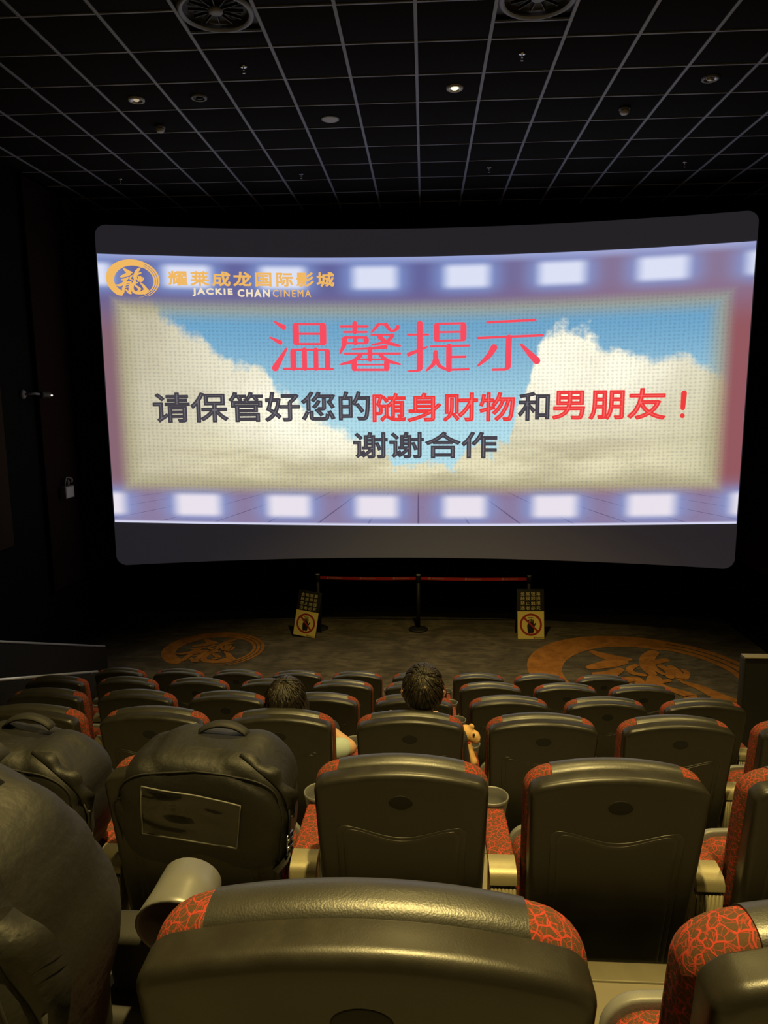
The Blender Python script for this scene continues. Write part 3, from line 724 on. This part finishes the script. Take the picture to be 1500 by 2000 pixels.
# ================================================================ SEATS
REC = radians(10.5)
S_TOP = .985
def bk(x, t, s):                              # back-rest frame (across, forward, along the back) -> chair space
    return (x, (S_TOP-s)*sin(REC)+t*cos(REC), S_TOP-(S_TOP-s)*cos(REC)+t*sin(REC)*-1*-.2)
ARCH, HALF = .040, .245
def outline(hw, s0, s1, rc, rb, arch=ARCH, taper=.0, nc=6, nt=14, ns=6):
    pts = []
    def arc(cx, cy, r, a0, a1):
        for i in range(nc+1): a = radians(a0+(a1-a0)*i/nc); pts.append((cx+r*cos(a), cy+r*sin(a)))
    arc(-hw+rb, s0+rb, rb, 180, 270); arc(hw-rb, s0+rb, rb, 270, 360)
    for i in range(1, ns): pts.append((hw, s0+rb+(s1-rc-s0-rb)*i/ns))
    arc(hw-rc, s1-rc, rc, 0, 90)
    for i in range(1, nt): pts.append((hw-rc-(2*hw-2*rc)*i/nt, s1))
    arc(-hw+rc, s1-rc, rc, 90, 180)
    for i in range(1, ns): pts.append((-hw, s1-rc-(s1-rc-s0-rb)*i/ns))
    res = []
    for x, s in pts:
        k = max(0, (s-s0)/(s1-s0)); res.append((x*(1-taper*(1-k)), s-arch*(x/HALF)**2*k*k))
    return res
def inset(pts, d):
    n = len(pts); out = []
    for i in range(n):
        a, b, c = pts[i-1], pts[i], pts[(i+1) % n]
        e1 = Vector((b[0]-a[0], b[1]-a[1])); e2 = Vector((c[0]-b[0], c[1]-b[1]))
        if e1.length < 1e-9: e1 = e2
        if e2.length < 1e-9: e2 = e1
        e1.normalize(); e2.normalize(); nn = Vector((-(e1.y+e2.y), e1.x+e2.x)); nn = nn.normalized() if nn.length > 1e-6 else Vector((-e1.y, e1.x))
        out.append((b[0]+nn.x*d, b[1]+nn.y*d))
    return out
def slab(pts, t0, t1, r0_, r1_, fn, dome0=0.0, dome1=0.0, seg=4):
    """plate of a given outline, edges rounded by r0_ (side t0) and r1_ (side t1)"""
    rings = []
    cx = sum(p[0] for p in pts)/len(pts); cy = sum(p[1] for p in pts)/len(pts)
    def inner(base, t, dome, rev):
        qs = [(.93, .25), (.75, .62), (.5, .86), (.2, 1.0)]
        rr = [[fn(cx+(x-cx)*q, t+dome*k, cy+(y-cy)*q) for x, y in base] for q, k in qs]
        return rr[::-1] if rev else rr
    b0 = inset(pts, r0_); b1 = inset(pts, r1_)
    rings += inner(b0, t0, -dome0, True)
    for i in range(seg+1):
        a = pi/2*i/seg; d = r0_*(1-sin(a)); t = t0+r0_*(1-cos(a)); rings.append([fn(x, t, y) for x, y in inset(pts, d)])
    for i in range(seg+1):
        a = pi/2*i/seg; d = r1_*(1-cos(a)); t = t1-r1_*(1-sin(a)); rings.append([fn(x, t, y) for x, y in inset(pts, d)])
    rings += inner(b1, t1, dome1, False)
    return MB().loft(rings)

chair_me = {}
chair_me['shell'] = slab(outline(.244, .30, .979, .032, .05, taper=.06), -.116, -.058, .020, .004, bk, seg=5).mesh('shell')
# recessed-look lower panel: wavy top line, double side lines
def wavy(hw, s0, s1, dip, tp=.10):
    pts = []
    for i in range(9): pts.append((-hw+2*hw*i/8, s0))
    for i in range(1, 7): pts.append((hw, s0+(s1-s0-.012)*i/6))
    for i in range(1, 20):
        x = hw-2*hw*i/20; pts.append((x, s1-dip*cos(pi/2*min(1, abs(x)/(hw*.95)))**2))
    for i in range(7): pts.append((-hw, s1-.012-(s1-s0-.012)*i/6))
    return [(x*(1-tp*(1-(s-.3)/.66)), s) for x, s in pts[:-1]]
chair_me['panel'] = slab(wavy(.186, .315, .803, .038, .06), -.1182, -.108, .002, .001, bk, seg=2).mesh('lower_panel')
chair_me['inner'] = slab(wavy(.168, .315, .792, .038, .06), -.1200, -.111, .003, .001, bk, seg=2).mesh('panel_inset')
chair_me['recess'] = MB().loft([[bk(.034*k*cos(2*pi*j/28), t, .886+.024*k*sin(2*pi*j/28)) for j in range(28)] for k, t in ((.3, -.1166), (.9, -.1166), (1.0, -.1164), (1.0, -.108))]).mesh('recess_shade_disc')  # flat disc; its black stands for the shade inside an oval recess
def section(x, grow, sb, hw=.249, t0=-.062, t1=.022):
    e = max(0.0, hw-abs(x)); rr = .026; rc = .058
    d = rr-sqrt(max(0, rr*rr-(rr-e)**2)) if e < rr else 0.0
    cr = rc-sqrt(max(0, rc*rc-(rc-e)**2)) if e < rc else 0.0
    top = .985-ARCH*(x/HALF)**2-cr*.85+grow; a0, a1 = t0+d-grow, t1-d+grow; r1, r2 = .034, min(.050, (a1-a0)*.55); r1 = min(r1, (a1-a0)*.44)
    ring = [(a0, sb), (a0, sb+(top-r1-sb)*.35), (a0, sb+(top-r1-sb)*.7)]
    for k in range(8): a = pi-(pi/2)*k/7; ring.append((a0+r1+r1*cos(a), top-r1*.72+r1*.72*sin(a)))
    for k in range(8): a = pi/2-(pi/2)*k/7; ring.append((a1-r2+r2*cos(a), top-r2+r2*sin(a)))
    ring += [(a1, sb+(top-r2-sb)*.7), (a1+.010*(1-(x/hw)**2), sb+(top-r2-sb)*.35), (a1-.006, sb), ((a0+a1)/2, sb-.004)]
    return [bk(x*(1-.05*max(0, (.8-s_)/.5)), t, s_) for t, s_ in ring]
xs = [-.249, -.2482, -.246, -.241, -.234, -.225, -.211, -.192, -.166, -.12, -.06, 0]; xs = xs+[-x for x in xs[-2::-1]]
chair_me['cushion'] = MB().loft([section(x, 0, .33) for x in xs]).mesh('back_cushion')
chair_me['pad'] = sharpen(MB().loft([section(-.179+.358*i/14, .0028, .70) for i in range(15)]).mesh('headrest_pad'), 60)
# tip-up seat
def st(x, t, s): a = radians(8); return (x, .165+t*cos(a)+(s)*sin(a)*.55, .30+s*cos(a))
so = outline(.248, .0, .288, .06, .04, arch=.010)
chair_me['seatc'] = slab(so, .0, .085, .03, .02, st, .012, 0).mesh('seat_cushion')
chair_me['pan'] = slab([(x*1.03, s*1.0+.012*(s/.288)) for x, s in so], .078, .108, .006, .016, st).mesh('seat_pan')
chair_me['leg'] = MB().rbox(-.03, .03, .06, .30, 0, .30, .006).rbox(-.045, .045, .03, .33, 0, .012, .003).mesh('leg')
# armrest in its own space: pivot at rear end, runs to +y
chair_me['armbody'] = MB().rbox(-.034, .034, .02, .36, -.045, -.012, .010).mesh('armrest')
ap = [(-.040, .095), (.040, .095), (.040, .22), (.038, .325), (.034, .345), (-.034, .345), (-.038, .325), (-.040, .22)]
chair_me['armpad'] = slab(ap, -.016, .010, .003, .009, lambda x, t, s: (x, s, t), 0, .003).mesh('arm_pad')
def cap_mesh():
    prof = [(.098, -.018), (.098, .008), (.08, .009), (.05, .005), (.028, -.004), (.018, -.018), (.016, -.038), (.024, -.044), (.05, -.030)]
    return sharpen(MB().loft([[(x, y, z) for y, z in prof] for x in (-.040, -.037, .037, .040)]).mesh('rear_cap'), 50)
chair_me['cap'] = cap_mesh()
pm = MB()
for k in range(7): x = -.033+.011*k; pm.tube([(x, .022, -.050), (x, .026, -.30)], .0058, 6)
pm.rbox(-.036, .036, .028, .12, -.32, -.048, .004)
chair_me['post'] = pm.mesh('ribbed_post')
chair_me['cup'] = MB().loft([[(r*cos(2*pi*j/28), .405+r*sin(2*pi*j/28), h) for j in range(28)] for r, h in ((.030, -.070), (.046, -.066), (.052, -.02), (.058, .010), (.060, .020), (.057, .023), (.054, .019), (.050, -.01), (.044, -.060), (.02, -.062))]).mesh('cup_holder')
chair_me['support'] = MB().rbox(-.024, .024, .04, .26, .28, .555, .008).mesh('arm_support')

ORD = ['first', 'second', 'third', 'fourth', 'fifth', 'sixth', 'seventh', 'eighth', 'ninth']
ROWN = ['nearest row', 'second-nearest row', 'third-nearest row', 'fourth-nearest row', 'second row from the screen', 'front row by the carpet']
def armrest(parent, x, ang=0.0, raised=False):
    ob('arm_support', chair_me['support'], DARK, parent, (x, 0, 0))
    a = ob('armrest', chair_me['armbody'], DARK, parent, (x, -.01 if not raised else   .285, .602 if not raised else .372), (ang, 0, 0))
    ob('arm_pad', chair_me['armpad'], COVERIN if raised else FABRIC, a); ob('rear_cap', chair_me['cap'], DARK if raised else CHAMP, a); ob('cup_holder', chair_me['cup'], CUPGREY, a)
    if raised: MB().rbox(-.125, .034, .0, .36, -.05, .008, .012).build('gap_shade_box', COVERIN, a)  # added black box, stands in for the shade left of the arm
    if not raised: ob('ribbed_post', chair_me['post'], CHAMP, a)
def chair(r, i, n, extra=''):
    sh_ = -.045 if (r, i) == (0, -1) else 0.0; x = SEAT_X0+PITCH_X*i+sh_
    lab = 'dark-backed red cinema seat, %s from the left in the %s%s' % (ORD[n], ROWN[r], extra)
    o = root('cinema_chair', (x, ROW_Y[r], ROW_F[r]), lab, 'chair', 'cinema chairs')
    sh = ob('backrest_shell', chair_me['shell'], PLASTIC, o)
    ob('lower_panel', chair_me['panel'], PLASTIC, sh); ob('panel_inset', chair_me['inner'], PLASTIC, sh); ob('recess_shade_disc', chair_me['recess'], RECESS_SHADE, sh)
    ob('back_cushion', chair_me['cushion'], FABRIC, o); ob('headrest_pad', chair_me['pad'], LEATHER, o)
    occupied = r == 2 and i in (-1, 0)
    sc = ob('seat_cushion', chair_me['seatc'], FABRIC, o); ob('seat_pan', chair_me['pan'], GREY, sc)
    if sh_: sc.location.x = -sh_
    if occupied:                               # seat folded down under a sitter
        sc.rotation_euler = (radians(-84), 0, 0); sc.location = (0, -.20, .52)
    ob('leg', chair_me['leg'], DARK, o, (.3, 0, 0))
    if n == 0: ob('leg', chair_me['leg'], DARK, o, (-.3, 0, 0)); armrest(o, -.3)
    raised = (r, i) == (0, -1)
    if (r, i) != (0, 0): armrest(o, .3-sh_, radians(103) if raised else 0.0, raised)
    return o
LAY = [range(-1, 2), range(-2, 3), range(-3, 4), range(-4, 4), range(-5, 4), range(-5, 4)]
for r in range(6):
    for n, i in enumerate(LAY[r]):
        chair(r, i, n, ', under a black cover' if (r, i) in ((0, -1), (1, -1), (1, -2)) else (', with a sitter' if r == 2 and i in (-1, 0) else ''))

# ================================================================ PADDED COVERS
def cover(r, i, label, seed, pocket):
    x = SEAT_X0+PITCH_X*i
    o = root('seat_cover', (x, ROW_Y[r], ROW_F[r]), label, 'seat cover', 'black padded seat covers', rot=(0, radians(2.0), 0))
    nu, nv = 72, 44; V = []; F = []
    W, D, H = (.268 if r else .262), .150, (.218 if r else .335); C = Vector((-.004 if r else -.048, .016, .800 if r else .765))
    def surf(a, b):
        pw = lambda c, e: math.copysign(abs(c)**e, c)
        e = .42
        p = Vector((W*pw(cos(b), .40)*pw(cos(a), e), D*pw(cos(b), .45)*pw(sin(a), e), H*pw(sin(b), .62)))
        k = (p.z+H)/(2*H)
        p.x *= .97+.05*k-.16*max(0, k-.72)**1.3*3
        p.y *= .85+.22*k
        p.y += -.055*(k-.5)*2*.6+.02
        p.z -= .045*(p.x/W)**2*k-.012*(p.x/W)*(k-.5)
        q = p*4.2+Vector((seed*3.1, seed, 0)); nz = noise.noise(q)*.020+noise.noise(p*11+Vector((seed, 0, 2)))*.009
        wr_ = (1-abs(noise.noise(Vector((p.x*5+p.z*6+seed, p.z*2-p.x*2, 1.7)))))**5*.014
        return C+p+p.normalized()*(nz-wr_)
    for v in range(1, nv):
        b = -pi/2+pi*v/nv
        V += [surf(2*pi*u/nu, b) for u in range(nu)]
    for v in range(nv-2):
        for u in range(nu): F.append((v*nu+u, v*nu+(u+1) % nu, (v+1)*nu+(u+1) % nu, (v+1)*nu+u))
    F.append(tuple(reversed(range(nu)))); F.append(tuple((nv-2)*nu+u for u in range(nu)))
    body = ob('padded_body', mesh('padded_body', V, F), COVER, o)
    # piping seam round the rear face
    seam = []
    for k in range(60):
        t = 2*pi*k/60; pw = lambda c: math.copysign(abs(c)**.45, c)
        sx_, sz = .90*pw(cos(t)), .84*pw(sin(t)); b = math.asin(max(-1, min(1, math.copysign(abs(sz)**(1/.62), sz)))); cb = max(.05, cos(b)**.5)
        ca = max(-1, min(1, sx_/cb)); a = -math.acos(max(-.995, min(.995, math.copysign(abs(ca)**(1/.42), ca))))
        seam.append(surf(a, b)+Vector((0, -.002, 0)))
    MB().tube(seam, .0024, 6, True).build('piping', COVERIN, body)
    # carry handle
    top = max(v.z for v in V)
    MB().ribbon([(-.075+.15*t+.03, .05, top-.006+.032*sin(pi*t)**.7) for t in [k/14 for k in range(15)]], .030, .006, (0, 1, .2)).build('carry_handle', COVERIN, body)
    # rumpled hem over the right shoulder
    hem = []
    for k in range(26):
        t = k/25; a = radians(-58+40*t); b = radians(74-70*t)
        p = surf(a, b); nrm = (p-C).normalized(); hem.append((p, nrm, t))
    rings = []
    for p, nrm, t in hem:
        wv = .012*sin(t*17+seed)*min(1, 4*t*(1-t)); side = Vector((.5, 1, 0)).normalized()
        w_ = (.030 if r else .045)*min(1, 8*t*(1-t))+.003
        a_ = p+nrm*.001; b_ = p+nrm*(.012+wv*1.4)+side*w_
        rings.append([a_, b_, b_+nrm*.004, a_+nrm*.004])
    MB().loft(rings).build('rumpled_hem', COVER, body)
    # strap and buckle on the right side
    sp = [surf(radians(-14), radians(b)) + Vector((.004, 0, 0)) for b in (12, 4, -4, -12, -22, -34, -46)]
    MB().ribbon(sp, .034, .004, (0, 1, 0)).build('side_strap', COVERIN, body)
    bp = surf(radians(-16), radians(-8))+Vector((.006, -.006, 0))
    bm_ = MB().tube([bp+Vector((dx*.3, dx, dz)) for dx, dz in ((-.016, -.030), (-.016, .030), (.016, .030), (.016, -.030))], .0032, 8, True)
    for dz in (-.012, .012): bm_.tube([bp+Vector((-.005, -.016, dz)), bp+Vector((.005, .016, dz))], .005, 8)
    bm_.build('buckle', CHROME, body)
    MB().ribbon([bp+Vector((0, 0, -.03)), bp+Vector((-.01, -.012, -.05)), bp+Vector((-.035, -.035, -.07))], .030, .003, (0, 1, .4)).build('strap_tail', COVERIN, body)
    if r == 0:                                 # black flap added over the tipped-up seat, stands in for shade there
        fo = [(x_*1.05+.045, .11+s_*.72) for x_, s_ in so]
        slab(fo, -.012, .122, .02, .02, st).build('gap_shade_flap', COVERIN, body)
    if pocket:
        # clear vinyl pocket on the rear face, slightly bulged
        n, m = 18, 12; A, B, Cc, Dd = [Vector(q) for q in ((-.150, 0, .930), (.128, 0, .890), (.108, 0, .735), (-.163, 0, .768))]
        ys = lambda xx, zz: min((surf(-pi/2+.0+da, math.asin(max(-1, min(1, (zz-C.z)/H)))*.9) - Vector((xx, 0, zz))).length*0 + surf(-pi/2, 0).y for da in (0,))
        from mathutils.bvhtree import BVHTree
        tree = BVHTree.FromPolygons(V, F)
        def yat(xx, zz):
            h = tree.ray_cast(Vector((xx, -1, zz)), Vector((0, 1, 0)))[0]; return h.y if h else -.13
        V2 = []
        for j in range(m+1):
            for k in range(n+1):
                s, t = k/n, j/m; p = (A*(1-s)+B*s)*(1-t)+(Dd*(1-s)+Cc*s)*t
                bulge = .006*sin(pi*s)*sin(pi*t)+.0045*sin(9*t+5*s)*sin(pi*s)*sin(pi*t)+.004*sin(14*(t-.3*s))*t*(1-t)*4*sin(pi*s)
                V2.append((p.x, yat(p.x, p.z)-.006-bulge, p.z))
        F2 = [(j*(n+1)+k, j*(n+1)+k+1, (j+1)*(n+1)+k+1, (j+1)*(n+1)+k) for j in range(m) for k in range(n)]
        me = mesh('clear_pocket', V2, F2); pk = ob('clear_pocket', me, CLEAR, body)
        rim = [V2[k] for k in range(n+1)]+[V2[j*(n+1)+n] for j in range(1, m+1)]+[V2[m*(n+1)+k] for k in range(n-1, -1, -1)]+[V2[j*(n+1)] for j in range(m-1, 0, -1)]
        MB().tube(rim, .0022, 6, True).build('pocket_edge', GREY, pk)
cover(1, -1, 'black padded cover with clear pocket and handle over a second-row seat', 1.3, True)
cover(1, -2, 'black padded cover with side buckle, cut by the left edge, in the second row', 5.1, False)
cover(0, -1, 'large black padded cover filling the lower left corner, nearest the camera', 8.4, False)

# ================================================================ PEOPLE
def capsule(mb, a, b, ra, rb, n=14):
    a, b = Vector(a), Vector(b); mb.tube([a, a.lerp(b, .33), a.lerp(b, .66), b], [ra, ra+(rb-ra)*.33, ra+(rb-ra)*.66, rb], n); mb.ball(a, ra, n, 8); mb.ball(b, rb, n, 8)
def person(r, i, dx, head_top, label, shirt, longhair, elbow_out, pid):
    x0 = SEAT_X0+PITCH_X*i
    o = root('person', (x0, ROW_Y[r], ROW_F[r]), label, 'person', 'cinema-goers')
    hz = head_top-.125; hc = Vector((dx, .10, hz))
    nk = Vector((dx*.7, .115, hz-.16)); ch = Vector((dx*.4, .17, hz-.36)); pel = Vector((0, .24, .56))
    B = MB(); Sh = MB(); Tr = MB()
    # head with face looking at the screen (+y)
    B.ball(hc, (.078, .095, .108), 24, 16); B.ball(hc+Vector((0, .035, -.055)), (.056, .062, .060), 18, 12)
    capsule(B, hc+Vector((0, -.005, -.08)), nk+Vector((0, .01, -.05)), .052, .058)
    capsule(B, hc+Vector((0, .094, .0)), hc+Vector((0, .112, -.028)), .009, .014); capsule(B, hc+Vector((-.018, .088, -.066)), hc+Vector((.018, .088, -.066)), .011, .011)
    B.ball(hc+Vector((0, .08, -.1)), .02, 10, 8)
    for s in (-1, 1):
        B.ball(hc+Vector((s*(.080 if longhair else .093), .012, -.020)), (.014 if longhair else .016, .020, .032), 12, 8); B.ball(hc+Vector((s*.03, .085, .018)), (.018, .012, .012), 10, 6)
    # torso and limbs
    capsule(B, nk, ch, .06, .12); capsule(B, ch, pel, .13, .14)
    for s in (-1, 1):
        shd = nk+Vector((s*.17, .01, -.10)); out = elbow_out if s == 1 else .02
        elb = shd+Vector((s*(.05+out), .05+.02, -.265)); wri = Vector((s*(.14-.6*out), elb.y+.24, .70+.02))
        if s == 1 and elbow_out > 0: elb = Vector((.290, .190, .690)); wri = Vector((.165, .275, .755))
        capsule(B, nk+Vector((0, 0, -.05)), shd, .06, .055); capsule(B, shd, elb, .050, .040); capsule(B, elb, wri, .040, .027)
        hand = wri+Vector((-s*.015, .07, -.005)); capsule(B, wri, hand, .027, .032)
        for k, (fx, ln) in enumerate(((-.027, .060), (-.009, .070), (.009, .066), (.026, .052))):
            b0 = hand+Vector((fx, .020, .0)); b1 = b0+Vector((0, ln*.55, -.006)); b2 = b1+Vector((0, ln*.35, -.025)); capsule(B, b0, b1, .0105, .0095, 8); capsule(B, b1, b2, .0095, .0085, 8)
        capsule(B, hand+Vector((-s*.028, -.02, 0)), hand+Vector((-s*.055, .025, -.008)), .012, .010, 8)
        hip = pel+Vector((s*.09, 0, -.01)); kne = Vector((s*.12, .70, .53)); ank = Vector((s*.12, .72, .10))
        capsule(B, hip, kne, .080, .058); capsule(B, kne, ank, .055, .036); capsule(B, ank+Vector((0, -.02, -.05)), ank+Vector((0, .16, -.065)), .038, .03)
        capsule(Sh, nk+Vector((s*.05, 0, -.06)), shd, .066, .066); capsule(Sh, shd, shd.lerp(elb, .72 if (s == 1 and elbow_out > 0) else .97), .062, .054)
        capsule(Tr, hip, kne, .088, .066); capsule(Tr, kne, ank, .063, .05)
        capsule(Tr, pel, hip, .145, .10)
    capsule(Sh, nk+Vector((0, .01, -.09)), ch, .085, .135); capsule(Sh, ch, pel, .142, .150)
    ob('body', blend(B, .008, 4), SKIN, o); ob('shirt', blend(Sh, .012, 6), shirt, o); ob('trousers', blend(Tr, .012, 6), TROUS, o)
    # hair: cap of hair with strands modelled as ridges
    H = MB()
    nu, nv = 96, 40; rings = []
    whorl = Vector((.012, -.075, .062))
    for v in range(1, nv):
        th = pi*.99*v/nv; ring = []
        for u in range(nu):
            a = 2*pi*u/nu; d = Vector((sin(th)*cos(a), sin(th)*sin(a), cos(th)))
            frontness = max(0, d.y)
            R_ = Vector((.100, .112, .122)) if longhair else Vector((.098, .112, .122))
            p = Vector((d.x*R_.x, d.y*R_.y, d.z*R_.z))
            lo = -.10 if longhair else -.065+(.10 if abs(d.x) > .8 and d.y > -.15 else 0)
            if longhair and p.z < 0:
                p.z = p.z*2.1; p.x = math.copysign(max(abs(p.x), .092*abs(d.x)/max(.25, sin(th)))*1.10, p.x); p.y *= 1.0
            if p.z < lo and not longhair: p = p*.74
            if frontness > .35 and p.z < .045: p = Vector((p.x*.70, p.y*.66, p.z))
            if frontness > .1 and p.z < -.01 and not longhair: p = p*.8
            st_ = noise.noise(Vector((d.x*14, d.y*14, d.z*3+pid*7)))*.0015+noise.noise(Vector((a*30/pi+pid, th*1.2, 0)))*.003
            ring.append(hc+p+d*st_)
        rings.append(ring)
    H.loft(rings)
    ob('hair', H.mesh('hair'), HAIR, o)
    # loose locks following the head
    K = MB()
    rnd = random.Random(pid)
    for k in range(260):
        a = rnd.uniform(0, 2*pi); pts = []
        t0 = rnd.uniform(.05, .9); t1 = t0+rnd.uniform(.35, .8)
        for q in range(6):
            th = t0+(t1-t0)*q/5; aa = a+.10*q/5
            d = Vector((sin(th)*cos(aa), sin(th)*sin(aa)*1.0, cos(th)))
            d = Matrix.Rotation(radians(38 if not longhair else 18), 3, 'X') @ d
            pts.append(hc+Vector((d.x*.101, d.y*.114, d.z*.124))*(1.004+.006*(k % 7)/7))
        if max(p.y for p in pts) > hc.y+.085: continue
        K.tube(pts, [.0026, .0034, .0034, .003, .0022, .0008], 5)
    ob('hair_locks', K.mesh('hair_locks'), HAIR, o)
    if not longhair: MB().ball(hc+Vector((.008, -.108, .052)), (.008, .005, .007), 12, 8).build('hair_whorl', plain('scalp', (.16, .095, .05), .6, nscale=60), o)
    for s in (-1, 1):
        e = MB().ball(hc+Vector((s*.031, .088, .016)), (.011, .009, .009), 12, 8).build('eye', PRINTW, o)
    return o
person(2, -1, .00, 1.090, 'person with long dark hair, pale shirt, seated left in third-nearest row', SHIRT, True, .085, 3)
person(2, 0, .06, 1.165, 'person with short dark hair seated right of the other in third-nearest row', SHIRT2, False, .0, 9)

# ================================================================ PLUSH TOY
x0 = SEAT_X0+.3; o = root('plush_toy', (x0-.005, ROW_Y[2]+.20, ROW_F[2]+.626), 'tan plush toy animal leaning on the armrest beside the cup holder', 'plush toy'); o.scale = (1.15, 1.15, 1.15)
m = MB(); m.ball((-.035, .02, .045), (.038, .034, .055), 16, 12); m.ball((-.02, .02, .118), (.040, .038, .036), 16, 12); m.ball((.012, .012, .108), (.030, .028, .027), 14, 10); m.ball((.022, .008, .098), (.024, .022, .020), 14, 10)
m.ball((-.045, .012, .150), (.013, .010, .014), 10, 8); m.ball((.004, .012, .152), (.014, .010, .015), 10, 8)
capsule(m, (-.05, 0, .08), (-.03, -.015, .01), .014, .016); capsule(m, (-.01, .0, .075), (.012, -.03, .012), .014, .017); capsule(m, (-.05, .02, .02), (-.06, -.04, .014), .018, .02); capsule(m, (-.02, .02, .02), (.0, .08, .014), .018, .02)
bd = ob('plush_body', blend(m, .005, 3), PLUSH, o)
m = MB(); m.tube([(-.028+.036*cos(2*pi*k/20), .02+.034*sin(2*pi*k/20), .084+.006*cos(2*pi*k/20)) for k in range(20)], .004, 6, True); m.build('red_collar', RIBBON, o)
MB().ball((.012, -.016, .128), (.006, .005, .007), 10, 6).build('eye', BLACKPR, o); MB().ball((.040, .002, .102), (.007, .007, .006), 10, 6).build('nose', BLACKPR, o)
